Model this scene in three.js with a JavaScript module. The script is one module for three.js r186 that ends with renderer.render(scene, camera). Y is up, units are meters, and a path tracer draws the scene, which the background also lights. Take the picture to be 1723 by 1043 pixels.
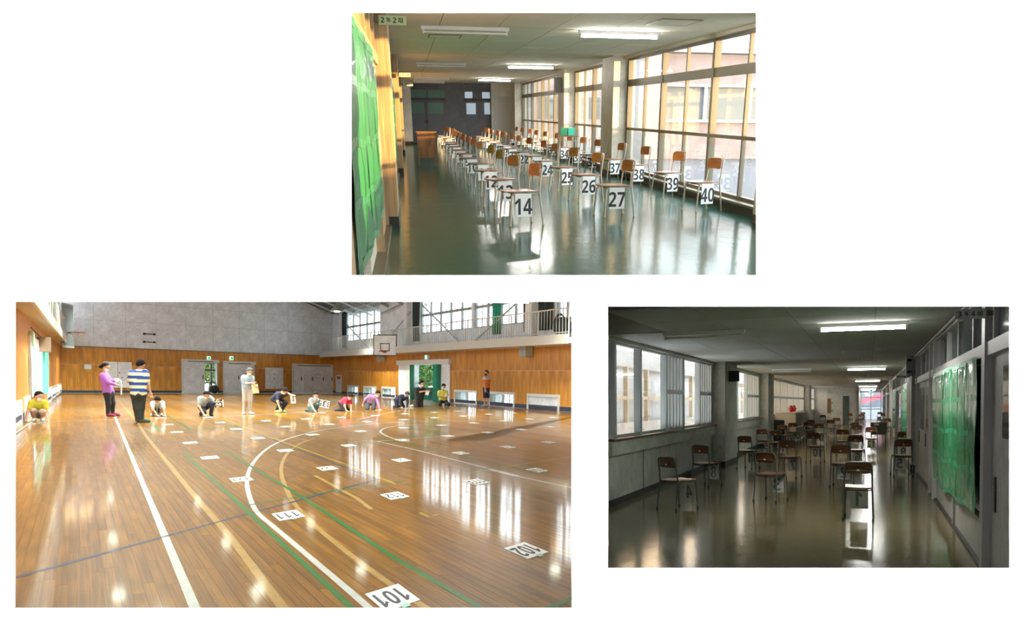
import * as THREE from 'three';
import { mergeGeometries } from 'three/addons/utils/BufferGeometryUtils.js';
import { FontLoader } from 'three/addons/loaders/FontLoader.js';
import { RoundedBoxGeometry } from 'three/addons/geometries/RoundedBoxGeometry.js';
import { RectAreaLightUniformsLib } from 'three/addons/lights/RectAreaLightUniformsLib.js';
RectAreaLightUniformsLib.init();

// ------------------------------------------------------------------ camera, sky, sun, exposure
const V = (x = 0, y = 0, z = 0) => new THREE.Vector3(x, y, z);
const W = 1723, H = 1043, F = 1400, PX = 950, PY = 740, EYE = 1.3;
const scene = new THREE.Scene();
const renderer = new THREE.WebGLRenderer({ antialias: true });
renderer.toneMapping = THREE.LinearToneMapping;
renderer.toneMappingExposure = 1.75;
renderer.shadowMap.enabled = true;
const camera = new THREE.PerspectiveCamera(2 * Math.atan(H / 2 / F) * 180 / Math.PI, W / H, 0.05, 400);
camera.setViewOffset(W, H, W / 2 - PX, H / 2 - PY, W, H);          // shifted lens
const camRay = (x, y) => V((x - PX) / F, -(y - PY) / F, -1);        // a direction in the camera's own axes
const camUp = camRay(965, 641).cross(camRay(140, 626)).normalize(); // the sports hall's horizon sets what is level
const camFwd = V(0, 0, -1).addScaledVector(camUp, camUp.z).normalize();
const camRight = camFwd.clone().cross(camUp);
const toWorld = new THREE.Matrix4().makeBasis(camRight, camUp, camFwd.clone().negate()).transpose();
camera.quaternion.setFromRotationMatrix(toWorld);
camera.position.set(0, EYE, 0);
scene.add(camera);
camera.updateMatrixWorld();
const ray = (x, y) => camRay(x, y).applyMatrix4(toWorld);

scene.background = new THREE.Color(0.88, 0.94, 1.0);               // bright overcast sky beyond every window
scene.backgroundIntensity = 4.6;

// a room: its long axis runs towards the point (vx, vy) of the picture, eye height h above its floor
function makeRoom(vx, vy, h, rollDeg) {
  const d = camRay(vx, vy).normalize();
  const a = (vx - PX) / F, b = -(vy - PY) / F;
  const r = V(-(b * b + 1) / a, b, -1).normalize();
  if (r.x < 0) r.negate();
  const u = r.clone().cross(d);
  const t = rollDeg * Math.PI / 180, c = Math.cos(t), s = Math.sin(t);
  const r2 = r.clone().multiplyScalar(c).addScaledVector(u, -s), u2 = u.clone().multiplyScalar(c).addScaledVector(r, s);
  const R = new THREE.Matrix4().makeBasis(r2, u2, d.clone().negate());
  const M = toWorld.clone().multiply(R);
  const up = V(0, 1, 0).transformDirection(M);
  M.setPosition(V(0, EYE, 0).addScaledVector(up, -h));
  return { M, inv: M.clone().invert(), h };
}
const roomA = makeRoom(688, 186, 1.42, 0.6);    // corridor with the green floor
const roomB = makeRoom(1463, 676, 1.57, -0.5);  // dim corridor
const roomC = { M: new THREE.Matrix4(), inv: new THREE.Matrix4(), h: EYE };   // sports hall, level with the world
const eyeIn = (rm) => V(0, EYE, 0).applyMatrix4(rm.inv);
const rayIn = (rm, x, y) => ray(x, y).transformDirection(rm.inv);
const onAxis = (k) => (rm, x, y, v) => { const e = eyeIn(rm), r = rayIn(rm, x, y); return e.addScaledVector(r, (v - e[k]) / r[k]); };
const onX = onAxis('x'), onY = onAxis('y'), onZ = onAxis('z');

// low sun, warm, coming in through the window side of the green-floored corridor
const sunDir = V(-0.86, -0.05, -0.50).transformDirection(roomA.M);
const sun = new THREE.DirectionalLight(new THREE.Color(1.0, 0.62, 0.27), 14.0);
const sunAt = V(2, 1.4, -14).applyMatrix4(roomA.M);
sun.position.copy(sunAt).addScaledVector(sunDir, -60);
sun.target.position.copy(sunAt);
sun.castShadow = true; sun.shadow.mapSize.set(4096, 4096); sun.shadow.radius = 1;
Object.assign(sun.shadow.camera, { left: -40, right: 40, top: 40, bottom: -40, near: 1, far: 140 });
scene.add(sun, sun.target);

// ------------------------------------------------------------------ helpers
let seed = 12345;
const rnd = () => { seed = (seed * 1664525 + 1013904223) >>> 0; return seed / 4294967296; };
const rr = (a, b) => a + (b - a) * rnd();
const used = new Map();
const numbered = (n) => { const k = used.get(n) || 0; used.set(n, k + 1); return k ? `${n}_${String(k).padStart(3, '0')}` : n; };
const C = (r, g, b) => new THREE.Color(r, g, b);
const mats = {};
function mat(key, color, rough = 0.6, extra = {}) {
  if (mats[key]) return mats[key];
  const m = new THREE.MeshPhysicalMaterial({ color, roughness: rough, ...extra });
  return (mats[key] = m);
}
const box = (w, h, d, x = 0, y = 0, z = 0) => new THREE.BoxGeometry(w, h, d).translate(x, y, z);
const b2 = (x0, x1, y0, y1, z0, z1) => box(Math.abs(x1 - x0), Math.abs(y1 - y0), Math.abs(z1 - z0), (x0 + x1) / 2, (y0 + y1) / 2, (z0 + z1) / 2);
const rbox = (w, h, d, r, x = 0, y = 0, z = 0) => new RoundedBoxGeometry(w, h, d, 2, r).translate(x, y, z);
const cyl = (r0, r1, h, x = 0, y = 0, z = 0, n = 14) => new THREE.CylinderGeometry(r0, r1, h, n).translate(x, y, z);
function tube(pts, r, seg = 0, radial = 8, tension = 0.5) {
  const c = new THREE.CatmullRomCurve3(pts.map((p) => V(...p)), false, 'catmullrom', tension);
  return new THREE.TubeGeometry(c, seg || pts.length * 4, r, radial, false);
}
function bar(a, b, r, radial = 6) {
  const A = a.isVector3 ? a : V(...a), B = b.isVector3 ? b : V(...b), d = B.clone().sub(A);
  const g = new THREE.CylinderGeometry(r, r, d.length(), radial);
  g.applyQuaternion(new THREE.Quaternion().setFromUnitVectors(V(0, 1, 0), d.clone().normalize()));
  return g.translate((A.x + B.x) / 2, (A.y + B.y) / 2, (A.z + B.z) / 2);
}
function merged(gs) {
  if (!Array.isArray(gs)) return gs;
  if (gs.length === 1) return gs[0];
  return mergeGeometries(gs.map((g) => { const q = g.index ? g.toNonIndexed() : g; for (const k of Object.keys(q.attributes)) if (!['position', 'normal', 'uv'].includes(k)) q.deleteAttribute(k); return q; }));
}
// uv in metres, by the way each face points
function uvm(g, sc = 1, ox = 0, oy = 0) {
  if (g.index) g = g.toNonIndexed();
  const p = g.attributes.position, n = g.attributes.normal, uv = new Float32Array(p.count * 2);
  for (let i = 0; i < p.count; i++) {
    const ax = Math.abs(n.getX(i)), ay = Math.abs(n.getY(i)), az = Math.abs(n.getZ(i));
    const [a, b] = ay >= ax && ay >= az ? [p.getX(i), p.getZ(i)] : ax >= az ? [p.getZ(i), p.getY(i)] : [p.getX(i), p.getY(i)];
    uv[2 * i] = a * sc + ox; uv[2 * i + 1] = b * sc + oy;
  }
  g.setAttribute('uv', new THREE.BufferAttribute(uv, 2));
  return g;
}
function mesh(name, gs, m, parent) {
  const o = new THREE.Mesh(merged(gs), m);
  o.name = name; o.castShadow = o.receiveShadow = true;
  if (parent) parent.add(o);
  return o;
}
function tag(o, label, category, group, kind) {
  o.userData.label = label; o.userData.category = category;
  if (group) o.userData.group = group;
  if (kind) o.userData.kind = kind;
  return o;
}
function thing(name, label, category, group) { const o = new THREE.Group(); o.name = numbered(name); return tag(o, label, category, group); }
function put(rm, o, x = 0, y = 0, z = 0, ry = 0) {      // stand a finished thing in a room
  o.position.set(x, y, z); o.rotation.set(0, ry, 0); o.updateMatrix();
  o.applyMatrix4(rm.M); scene.add(o); return o;
}
function struct(rm, name, gs, m, label, category) {
  const o = mesh(numbered(name), gs, m); tag(o, label, category || 'structure', null, 'structure');
  return put(rm, o);
}
function structGroup(rm, name, label, category) {
  const o = new THREE.Group(); o.name = numbered(name); tag(o, label, category, null, 'structure');
  o.applyMatrix4(rm.M); scene.add(o); return o;
}
function copyOf(src, label) { const c = src.clone(); c.name = numbered(src.name.replace(/_\d{3}$/, '')); c.userData = { ...src.userData, label }; c.position.set(0, 0, 0); c.rotation.set(0, 0, 0); c.scale.set(1, 1, 1); return c; }
const ORD = ['first', 'second', 'third', 'fourth', 'fifth', 'sixth', 'seventh', 'eighth', 'ninth', 'tenth', 'eleventh', 'twelfth', 'thirteenth', 'fourteenth', 'fifteenth', 'sixteenth', 'seventeenth', 'eighteenth', 'nineteenth', 'twentieth', 'twenty-first', 'twenty-second', 'twenty-third', 'twenty-fourth', 'twenty-fifth', 'twenty-sixth', 'twenty-seventh', 'twenty-eighth', 'twenty-ninth', 'thirtieth', 'thirty-first', 'thirty-second'];

// ------------------------------------------------------------------ computed textures
function noise2(w, h, cells, seedN) {        // tileable value noise, 0..1
  let s = seedN >>> 0; const r = () => { s = (s * 1664525 + 1013904223) >>> 0; return s / 4294967296; };
  const [cx, cy] = cells, g = Array.from({ length: cx * cy }, r), out = new Float32Array(w * h);
  const sm = (t) => t * t * (3 - 2 * t);
  for (let y = 0; y < h; y++) for (let x = 0; x < w; x++) {
    const fx = x / w * cx, fy = y / h * cy, ix = Math.floor(fx), iy = Math.floor(fy), tx = sm(fx - ix), ty = sm(fy - iy);
    const at = (i, j) => g[((j + cy) % cy) * cx + ((i + cx) % cx)];
    out[y * w + x] = (at(ix, iy) * (1 - tx) + at(ix + 1, iy) * tx) * (1 - ty) + (at(ix, iy + 1) * (1 - tx) + at(ix + 1, iy + 1) * tx) * ty;
  }
  return out;
}
function dataTex(w, h, f, srgb = true) {
  const d = new Uint8Array(w * h * 4);
  for (let i = 0; i < w * h; i++) { const c = f(i % w, Math.floor(i / w), i); d[4 * i] = c[0]; d[4 * i + 1] = c[1]; d[4 * i + 2] = c[2]; d[4 * i + 3] = 255; }
  const t = new THREE.DataTexture(d, w, h); t.wrapS = t.wrapT = THREE.RepeatWrapping; t.magFilter = THREE.LinearFilter; t.minFilter = THREE.LinearMipmapLinearFilter;
  t.generateMipmaps = true; if (srgb) t.colorSpace = THREE.SRGBColorSpace; t.needsUpdate = true; return t;
}
const cl = (v) => Math.max(0, Math.min(255, v));
const rep = (t, x, y) => { const c = t.clone(); c.repeat.set(x, y); c.needsUpdate = true; return c; };
const N = { a: noise2(256, 256, [5, 5], 3), b: noise2(256, 256, [17, 17], 5), c: noise2(256, 256, [64, 64], 7), d: noise2(256, 256, [128, 128], 9) };
const mottle = dataTex(256, 256, (x, y, i) => { const v = cl(243 + 22 * (N.a[i] - 0.5) + 18 * (N.b[i] - 0.5) + 18 * (N.c[i] - 0.5)); return [v, v, v]; });
const waves = dataTex(256, 256, (x, y, i) => { const v = cl(255 * (0.5 * N.a[i] + 0.35 * N.b[i] + 0.15 * N.c[i])); return [v, v, v]; }, false);
const speckle = (() => {           // acoustic board: pale with small pits
  let s = 99; const r = () => { s = (s * 1664525 + 1013904223) >>> 0; return s / 4294967296; };
  const a = new Float32Array(512 * 512).fill(238);
  for (let k = 0; k < 5200; k++) { const x = Math.floor(r() * 512), y = Math.floor(r() * 512), n = 1 + Math.floor(r() * 4), dk = 60 + r() * 90; for (let j = 0; j < n; j++) { const q = ((y + (r() < 0.5 ? 0 : j)) % 512) * 512 + (x + j) % 512; a[q] = 238 - dk; } }
  return dataTex(512, 512, (x, y, i) => [a[i], a[i], a[i] * 0.985]);
})();
const grain = (() => {             // straight wood grain, long in v
  const n1 = noise2(256, 512, [40, 4], 21), n2 = noise2(256, 512, [110, 7], 22), n3 = noise2(256, 512, [6, 5], 23), n4 = noise2(256, 512, [200, 30], 24);
  return dataTex(256, 512, (x, y, i) => { const v = 0.80 + 0.13 * (n1[i] - 0.5) + 0.16 * (n2[i] - 0.5) + 0.20 * (n3[i] - 0.5) + 0.07 * (n4[i] - 0.5); return [cl(262 * v), cl(250 * v), cl(236 * v)]; });
})();
const font = await new FontLoader().loadAsync('fonts/droid/droid_sans_bold.typeface.json');
const glyphs = new Map();
function digits(str, h, narrow = 0.86) {     // flat printed figures, centred, facing +z
  const k = str + h; if (glyphs.has(k)) return glyphs.get(k);
  const g = new THREE.ShapeGeometry(font.generateShapes(str, h * 1.38), 5);
  g.computeBoundingBox(); const bb = g.boundingBox; g.translate(-(bb.min.x + bb.max.x) / 2, -(bb.min.y + bb.max.y) / 2, 0); g.scale(narrow, 1, 1);
  glyphs.set(k, g); return g;
}
const ink = mat('ink', C(0.012, 0.012, 0.014), 0.6);
const paperWhite = mat('paper', C(0.70, 0.70, 0.68), 0.75);
// ------------------------------------------------------------------ the white viewing room with its three openings
const deep = (x, y, t) => V(0, EYE, 0).addScaledVector(ray(x, y), t);
function slab(pts, away, th = 0.015) {        // a flat four-sided board, thickened away from a point
  const [a, b, c, d] = pts, n = b.clone().sub(a).cross(d.clone().sub(a)).normalize();
  if (n.dot(away.clone().sub(a)) > 0) n.negate();
  const e = pts.map((p) => p.clone().addScaledVector(n, th)), q = [];
  const quad = (p, r, s, t) => q.push(p, r, s, p, s, t);
  quad(a, b, c, d); quad(e[3], e[2], e[1], e[0]);
  for (let i = 0; i < 4; i++) { const j = (i + 1) % 4; quad(pts[j], pts[i], e[i], e[j]); }
  const g = new THREE.BufferGeometry(); g.setAttribute('position', new THREE.BufferAttribute(new Float32Array(q.flatMap((v) => [v.x, v.y, v.z])), 3));
  g.setAttribute('uv', new THREE.BufferAttribute(new Float32Array(q.length * 2), 2)); g.computeVertexNormals(); return g;
}
const gallery = mat('gallery white', C(0.90, 0.90, 0.90), 0.9);
const revealMat = mat('reveal', C(0.55, 0.55, 0.55), 0.9);
const OPEN = { A: [587, 1276, 14, 463], C: [15, 962, 506, 1027], B: [1023, 1707, 514, 959] };
{
  const Z = -2.5, sh = new THREE.Shape([[-2.6, 0], [2.6, 0], [2.6, 3.4], [-2.6, 3.4]].map((p) => new THREE.Vector2(...p)));
  for (const k of 'ACB') { const [x0, x1, y0, y1] = OPEN[k]; sh.holes.push(new THREE.Path([[x0, y0], [x1, y0], [x1, y1], [x0, y1]].map(([x, y]) => { const p = onZ(roomC, x, y, Z); return new THREE.Vector2(p.x, p.y); }))); }
  struct(roomC, 'wall_front', new THREE.ExtrudeGeometry(sh, { depth: 0.03, bevelEnabled: false }).translate(0, 0, Z - 0.03), gallery, 'plain white wall with three rectangular openings', 'wall');
  struct(roomC, 'floor', b2(-2.6, 2.6, -0.1, 0, Z, 2.6), gallery, 'plain white floor in front of the white wall', 'floor');
  struct(roomC, 'ceiling', b2(-2.6, 2.6, 3.4, 3.5, Z - 0.03, 2.6), gallery, 'plain white ceiling in front of the white wall', 'ceiling');
  struct(roomC, 'wall_left', b2(-2.7, -2.6, -0.1, 3.5, Z - 0.03, 2.6), gallery, 'plain white side wall left of the viewer', 'wall');
  struct(roomC, 'wall_right', b2(2.6, 2.7, -0.1, 3.5, Z - 0.03, 2.6), gallery, 'plain white side wall right of the viewer', 'wall');
  struct(roomC, 'wall_back', b2(-2.7, 2.7, -0.1, 3.5, 2.6, 2.7), gallery, 'plain white wall behind the viewer', 'wall');
  // two strip lamps that wash the white wall, above and below
  for (const [y, dn, w] of [[3.36, -1, 'ceiling'], [0.04, 1, 'floor']]) {
    const t = thing('strip_lamp', `long white strip lamp on the ${w} in front of the white wall`, 'lamp');
    mesh('housing', b2(-2.3, 2.3, -0.03, 0.03, -0.1, 0.1), gallery, t);
    mesh('diffuser', b2(-2.25, 2.25, dn * 0.031 - 0.002, dn * 0.031 + 0.002, -0.08, 0.08), mat('strip glow', C(1, 1, 1), 0.5, { emissive: C(1, 1, 1), emissiveIntensity: 2 }), t);
    put(roomC, t, 0, y, -1.55);
    const L = new THREE.RectAreaLight(C(1, 1, 1), 110, 4.5, 0.16);
    L.position.set(0, y + dn * 0.04, -1.55); L.lookAt(0, y + dn * 1.04, -2.1); scene.add(L);
  }
  // reveals of the three openings, running back along the sight lines
  const P0 = V(0, EYE, 0);
  const rev = (k, near, far, ext = 0) => {
    const [x0, x1, y0, y1] = OPEN[k], o = 3, a = x0 - o, b = x1 + o, c = y0 - o, d = y1 + o, mid = deep((x0 + x1) / 2, (y0 + y1) / 2, near);
    const q = (p, r, n, f) => slab([deep(...p, n), deep(...r, n), deep(...r, f), deep(...p, f)], mid);
    return [q([a, c], [a, d], near, far[0]), q([b, c], [b, d], near, far[1]), q([a, c], [b, c], near, far[2]), q([a, d], [b, d], near, far[3])];
  };
  const g = structGroup(roomC, 'trim_1', 'plain reveals lining the three openings in the white wall', 'reveal');
  mesh('reveal', rev('A', 2.45, [4.25, 4.25, 4.25, 4.25]), revealMat, g);
  mesh('reveal', rev('B', 2.45, [12.6, 5.3, 9.4, 5.3]), revealMat, g);
  mesh('reveal', rev('C', 2.45, [4.7, 4.7, 4.7, 4.75]), revealMat, g);
}

// ------------------------------------------------------------------ things shared by both corridors
const tubeGrey = mat('chair tube', C(0.36, 0.33, 0.27), 0.36, { metalness: 0.55 });
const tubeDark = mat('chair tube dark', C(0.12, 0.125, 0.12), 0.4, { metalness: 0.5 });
const plyTex = rep(grain, 2, 1);
const plyOrange = mat('ply orange', C(0.56, 0.20, 0.055), 0.4, { map: plyTex, clearcoat: 0.1, clearcoatRoughness: 0.3 });
const plySeat = mat('ply seat', C(0.46, 0.19, 0.085), 0.28, { map: plyTex, clearcoat: 0.4, clearcoatRoughness: 0.2 });
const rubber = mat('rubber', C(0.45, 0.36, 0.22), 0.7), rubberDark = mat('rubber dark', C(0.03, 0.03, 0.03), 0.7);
function bentPlate(w, h, th, bow, r, nx = 12) {       // rounded plate in xy, bowed towards -z at its sides
  const s = new THREE.Shape(); const x = w / 2, y = h / 2;
  s.moveTo(-x + r, -y); s.lineTo(x - r, -y); s.quadraticCurveTo(x, -y, x, -y + r); s.lineTo(x, y - r); s.quadraticCurveTo(x, y, x - r, y); s.lineTo(-x + r, y); s.quadraticCurveTo(-x, y, -x, y - r); s.lineTo(-x, -y + r); s.quadraticCurveTo(-x, -y, -x + r, -y);
  const pts = s.getPoints(4), top = [], n = nx, m = 6, pos = [], idx = [];
  const inside = (u, v) => { // squash a grid into the rounded outline
    const px = (u * 2 - 1) * x, py = (v * 2 - 1) * y, ax = Math.abs(px), ay = Math.abs(py);
    if (ax > x - r && ay > y - r) { const dx = ax - (x - r), dy = ay - (y - r), L = Math.hypot(dx, dy), M = Math.max(dx, dy); const k = L > 0 ? M / L : 1; return [Math.sign(px) * (x - r + dx * k), Math.sign(py) * (y - r + dy * k)]; }
    return [px, py];
  };
  for (const side of [1, -1]) for (let j = 0; j <= m; j++) for (let i = 0; i <= n; i++) { const [px, py] = inside(i / n, j / m); pos.push(px, py, side * th / 2 + bow * (px / x) * (px / x)); }
  const S = (n + 1) * (m + 1), at = (k, i, j) => k * S + j * (n + 1) + i;
  for (let j = 0; j < m; j++) for (let i = 0; i < n; i++) { const [a, b, c, d] = [[i, j], [i + 1, j], [i + 1, j + 1], [i, j + 1]].map(([p, q]) => at(0, p, q)); idx.push(a, b, c, a, c, d); const [e, f, g, h2] = [a, b, c, d].map((v) => v + S); idx.push(e, g, f, e, h2, g); }
  const edge = []; for (let i = 0; i < n; i++) edge.push([i, 0]); for (let j = 0; j < m; j++) edge.push([n, j]); for (let i = n; i > 0; i--) edge.push([i, m]); for (let j = m; j > 0; j--) edge.push([0, j]);
  edge.forEach(([i, j], k) => { const [p, q] = edge[(k + 1) % edge.length]; idx.push(at(0, i, j), at(1, p, q), at(0, p, q), at(0, i, j), at(1, i, j), at(1, p, q)); });
  let g = new THREE.BufferGeometry(); g.setAttribute('position', new THREE.Float32BufferAttribute(pos, 3)); g.setIndex(idx);
  g = g.toNonIndexed(); g.computeVertexNormals();
  const p = g.attributes.position, uv = new Float32Array(p.count * 2); for (let i = 0; i < p.count; i++) { uv[2 * i] = p.getY(i) * 1.2; uv[2 * i + 1] = p.getX(i) * 1.2; }
  g.setAttribute('uv', new THREE.BufferAttribute(uv, 2)); return g;
}
// a school chair facing +z, base in the middle between its feet
const chairGeo = (() => {
  const s = 0.165, g = {};
  g.leg = (k) => tube([[k * 0.185, 0.012, 0.20], [k * 0.180, 0.22, 0.185], [k * 0.172, 0.37, 0.172], [k * 0.168, 0.408, 0.145], [k * s, 0.412, 0.10], [k * s, 0.405, -0.02], [k * s, 0.405, -0.13], [k * 0.17, 0.43, -0.172]], 0.0115, 26, 8);
  g.rear = (k) => tube([[k * 0.188, 0.012, -0.215], [k * 0.182, 0.22, -0.192], [k * 0.176, 0.42, -0.172], [k * 0.174, 0.5, -0.178]], 0.0115, 12, 8);
  g.arch = tube([[-0.174, 0.50, -0.178], [-0.172, 0.62, -0.194], [-0.168, 0.71, -0.208], [-0.155, 0.757, -0.217], [-0.12, 0.775, -0.220], [0, 0.778, -0.226], [0.12, 0.775, -0.220], [0.155, 0.757, -0.217], [0.168, 0.71, -0.208], [0.172, 0.62, -0.194], [0.174, 0.50, -0.178]], 0.0115, 44, 8);
  g.bar = tube([[-0.168, 0.60, -0.192], [-0.15, 0.645, -0.2], [-0.12, 0.66, -0.205], [0, 0.664, -0.212], [0.12, 0.66, -0.205], [0.15, 0.645, -0.2], [0.168, 0.60, -0.192]], 0.008, 26, 6);
  g.cross = merged([bar([-0.165, 0.398, 0.09], [0.165, 0.398, 0.09], 0.009), bar([-0.165, 0.395, -0.12], [0.165, 0.395, -0.12], 0.009)]);
  g.seat = bentPlate(0.37, 0.37, 0.013, 0.008, 0.05, 12).rotateX(-Math.PI / 2).translate(0, 0.428, 0.02);
  g.back = bentPlate(0.335, 0.155, 0.012, 0.018, 0.045, 12).rotateX(-0.13).translate(0, 0.700, -0.196);
  g.cap = cyl(0.0155, 0.0165, 0.03, 0, 0.015, 0, 10);
  g.tag = box(0.035, 0.022, 0.003, 0, 0.672, -0.224);
  for (const k of ['seat', 'back', 'arch', 'bar', 'cross', 'tag']) g[k].scale(1, 1, 1.16);
  return { ...g, legL: g.leg(-1).scale(1, 1, 1.16), legR: g.leg(1).scale(1, 1, 1.16), rearL: g.rear(-1).scale(1, 1, 1.16), rearR: g.rear(1).scale(1, 1, 1.16) };
})();
function makeChair(tm, cm, label, category, group, back = plyOrange, sticker = false) {
  const t = thing('school_chair', label, category, group);
  mesh('seat', chairGeo.seat, plySeat, t); mesh('backrest', chairGeo.back, back, t);
  for (const [q, x, z] of [['legL', -0.185, 0.232], ['legR', 0.185, 0.232], ['rearL', -0.188, -0.25], ['rearR', 0.188, -0.25]]) {
    const l = mesh('leg', chairGeo[q], tm, t); const c = mesh('foot_cap', chairGeo.cap, cm, l); c.position.set(x, 0, z);
  }
  mesh('back_frame', chairGeo.arch, tm, t); mesh('back_rail', chairGeo.bar, tm, t); mesh('seat_frame', chairGeo.cross, tm, t);
  if (sticker) mesh('sticker', chairGeo.tag, paperWhite, t).userData.label = 'small pale sticker';
  return t;
}
function numberSheet(text, label, group, both, h = 0.15) {     // an A4 sheet hanging in the xy plane, origin at its upper edge
  const t = thing('paper_sign', label, 'paper sign', group);
  const w = 0.235, hh = 0.30, n = 5, m = 6, pos = [], idx = [], ph = rr(0, 6), bow = rr(0.002, 0.0045);
  const f = (u, v) => bow * Math.sin(v * 2.6) + 0.0015 * Math.sin(ph + u * 4) * v;
  for (const s of [1, -1]) for (let j = 0; j <= m; j++) for (let i = 0; i <= n; i++) pos.push((i / n - 0.5) * w, -j / m * hh, f(i / n, j / m) + s * 0.0006);
  const S = (n + 1) * (m + 1);
  for (let j = 0; j < m; j++) for (let i = 0; i < n; i++) { const a = j * (n + 1) + i, b = a + 1, c = a + n + 1, d = c + 1; idx.push(a, c, b, b, c, d, a + S, b + S, c + S, b + S, d + S, c + S); }
  const g = new THREE.BufferGeometry(); g.setAttribute('position', new THREE.Float32BufferAttribute(pos, 3)); g.setIndex(idx); g.computeVertexNormals();
  mesh('sheet', g, both ? sheetThin : paperWhite, t);
  const pr = digits(text, h).clone(), p = pr.attributes.position;
  for (let i = 0; i < p.count; i++) p.setZ(i, f(p.getX(i) / w + 0.5, (0.165 - p.getY(i)) / hh) + 0.0022);
  pr.translate(0, -0.165, 0); pr.computeVertexNormals();
  mesh('printed_number', pr, ink, t);
  if (both) { const q = mesh('show_through', pr.clone().translate(0, 0, -0.0044), mat('ink through', C(0.26, 0.26, 0.27), 0.7), t); q.userData.label = 'figures showing through the back of the sheet'; }
  return t;
}
const sheetThin = mat('paper thin', C(0.78, 0.78, 0.76), 0.9, { transmission: 0.3, thickness: 0, side: THREE.DoubleSide });
const glass = mat('glass', C(0.96, 0.98, 0.97), 0.02, { transmission: 1, thickness: 0, ior: 1.5 });
const cream = mat('cream paint', C(0.62, 0.56, 0.45), 0.55, { map: rep(mottle, 0.7, 0.7) });
const plaster = mat('plaster', C(0.60, 0.58, 0.52), 0.8, { map: rep(mottle, 0.5, 0.5) });
const alu = mat('aluminium', C(0.15, 0.128, 0.08), 0.45, { metalness: 0.25 });
const aluWhite = mat('white aluminium', C(0.50, 0.52, 0.52), 0.4, { metalness: 0.2 });
const blackBase = mat('black skirting', C(0.02, 0.018, 0.016), 0.5);
const brownBase = mat('brown skirting', C(0.045, 0.028, 0.02), 0.5);
const ceilingBoard = mat('ceiling board', C(0.90, 0.81, 0.67), 0.9, { map: rep(speckle, 1.4, 1.4) });
const ceilingBoard2 = mat('ceiling board paler', C(0.92, 0.85, 0.72), 0.9, { map: rep(speckle, 1.1, 1.3) });
const ceilingGap = mat('ceiling joint', C(0.25, 0.23, 0.2), 0.9);
const lampBody = mat('lamp enamel', C(0.72, 0.72, 0.70), 0.4);
const tubeLit = mat('lit tube', C(1, 1, 1), 0.3, { emissive: C(1, 0.99, 0.95), emissiveIntensity: 34 });
const tubeLitWarm = mat('lit tube warm', C(1, 1, 1), 0.3, { emissive: C(1, 0.97, 0.90), emissiveIntensity: 90 });
const tubeOff = mat('unlit tube', C(0.75, 0.75, 0.73), 0.25);
const panelGeos = new Map();
function ceilingPanels(parent, x0, x1, z0, z1, y, w, l, m1, m2) {
  const nx = Math.max(1, Math.round((x1 - x0) / w)), nz = Math.max(1, Math.round((z1 - z0) / l)), pw = (x1 - x0) / nx, pl = (z1 - z0) / nz;
  const g = uvm(box(pw - 0.013, 0.012, pl - 0.013));
  for (let i = 0; i < nx; i++) for (let j = 0; j < nz; j++) { const p = mesh('ceiling_panel', g, rnd() < 0.3 ? m2 : m1, parent); p.position.set(x0 + (i + 0.5) * pw, y + rr(-0.0012, 0.0012), z0 + (j + 0.5) * pl); }
}
function tubeLamp(rm, x0, x1, y, z, lit, label, group, power) {
  const t = thing('fluorescent_lamp', label, 'ceiling lamp', group), L = x1 - x0;
  const sh = new THREE.Shape([[-0.055, 0], [0.055, 0], [0.03, -0.05], [-0.03, -0.05]].map((p) => new THREE.Vector2(...p)));
  mesh('housing', new THREE.ExtrudeGeometry(sh, { depth: L, bevelEnabled: false }).rotateY(Math.PI / 2).translate(-L / 2, 0, 0), lampBody, t);
  mesh('tube', new THREE.CylinderGeometry(0.016, 0.016, L - 0.1, 12).rotateZ(Math.PI / 2).translate(0, -0.083, 0), lit ? (rm === roomA ? tubeLitWarm : tubeLit) : tubeOff, t);
  for (const k of [-1, 1]) mesh('socket', box(0.025, 0.06, 0.035, k * (L / 2 - 0.035), -0.075, 0), lampBody, t);
  put(rm, t, (x0 + x1) / 2, y, z);
  if (lit) {
    const q = new THREE.RectAreaLight(C(1, 0.98, 0.93), power, L - 0.12, 0.03);
    const at = V((x0 + x1) / 2, y - 0.105, z); q.position.copy(at.clone().applyMatrix4(rm.M)); q.lookAt(V(at.x, at.y - 1, at.z).applyMatrix4(rm.M)); scene.add(q);
  }
  return t;
}
// a window wall along z at x: units between the z marks, rows between the y marks
function windowBay(rm, name, label, x, marks, ys, o) {
  const g = structGroup(rm, name, label, 'window'), th = o.th || 0.06, y0 = ys[0], y1 = ys[ys.length - 1];
  marks.forEach((z, i) => mesh('mullion', b2(x - th, x + th, y0, y1, z - (o.mw || 0.06), z + (o.mw || 0.06)), o.m, g));
  ys.forEach((y, i) => { const hh = (o.rail && o.rail[i]) || 0.03; for (let k = 0; k + 1 < marks.length; k++) mesh(i === 0 ? 'sill_rail' : i === ys.length - 1 ? 'head_rail' : 'transom', b2(x - th * 0.8, x + th * 0.8, y - hh, y + hh, marks[k], marks[k + 1]), o.m, g); });
  for (let k = 0; k + 1 < marks.length; k++) {
    const za = marks[k], zb = marks[k + 1], zc = (za + zb) / 2;
    for (let r = 0; r + 1 < ys.length; r++) {
      const ya = ys[r], yb = ys[r + 1];
      mesh('sash_stile', b2(x - 0.03, x + 0.03, ya, yb, zc - 0.028, zc + 0.028), o.m, g);
      for (const [p, q] of [[za, zc], [zc, zb]]) mesh('pane', b2(x - 0.004, x + 0.004, ya, yb, p, q), glass, g);
    }
  }
  return g;
}
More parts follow.
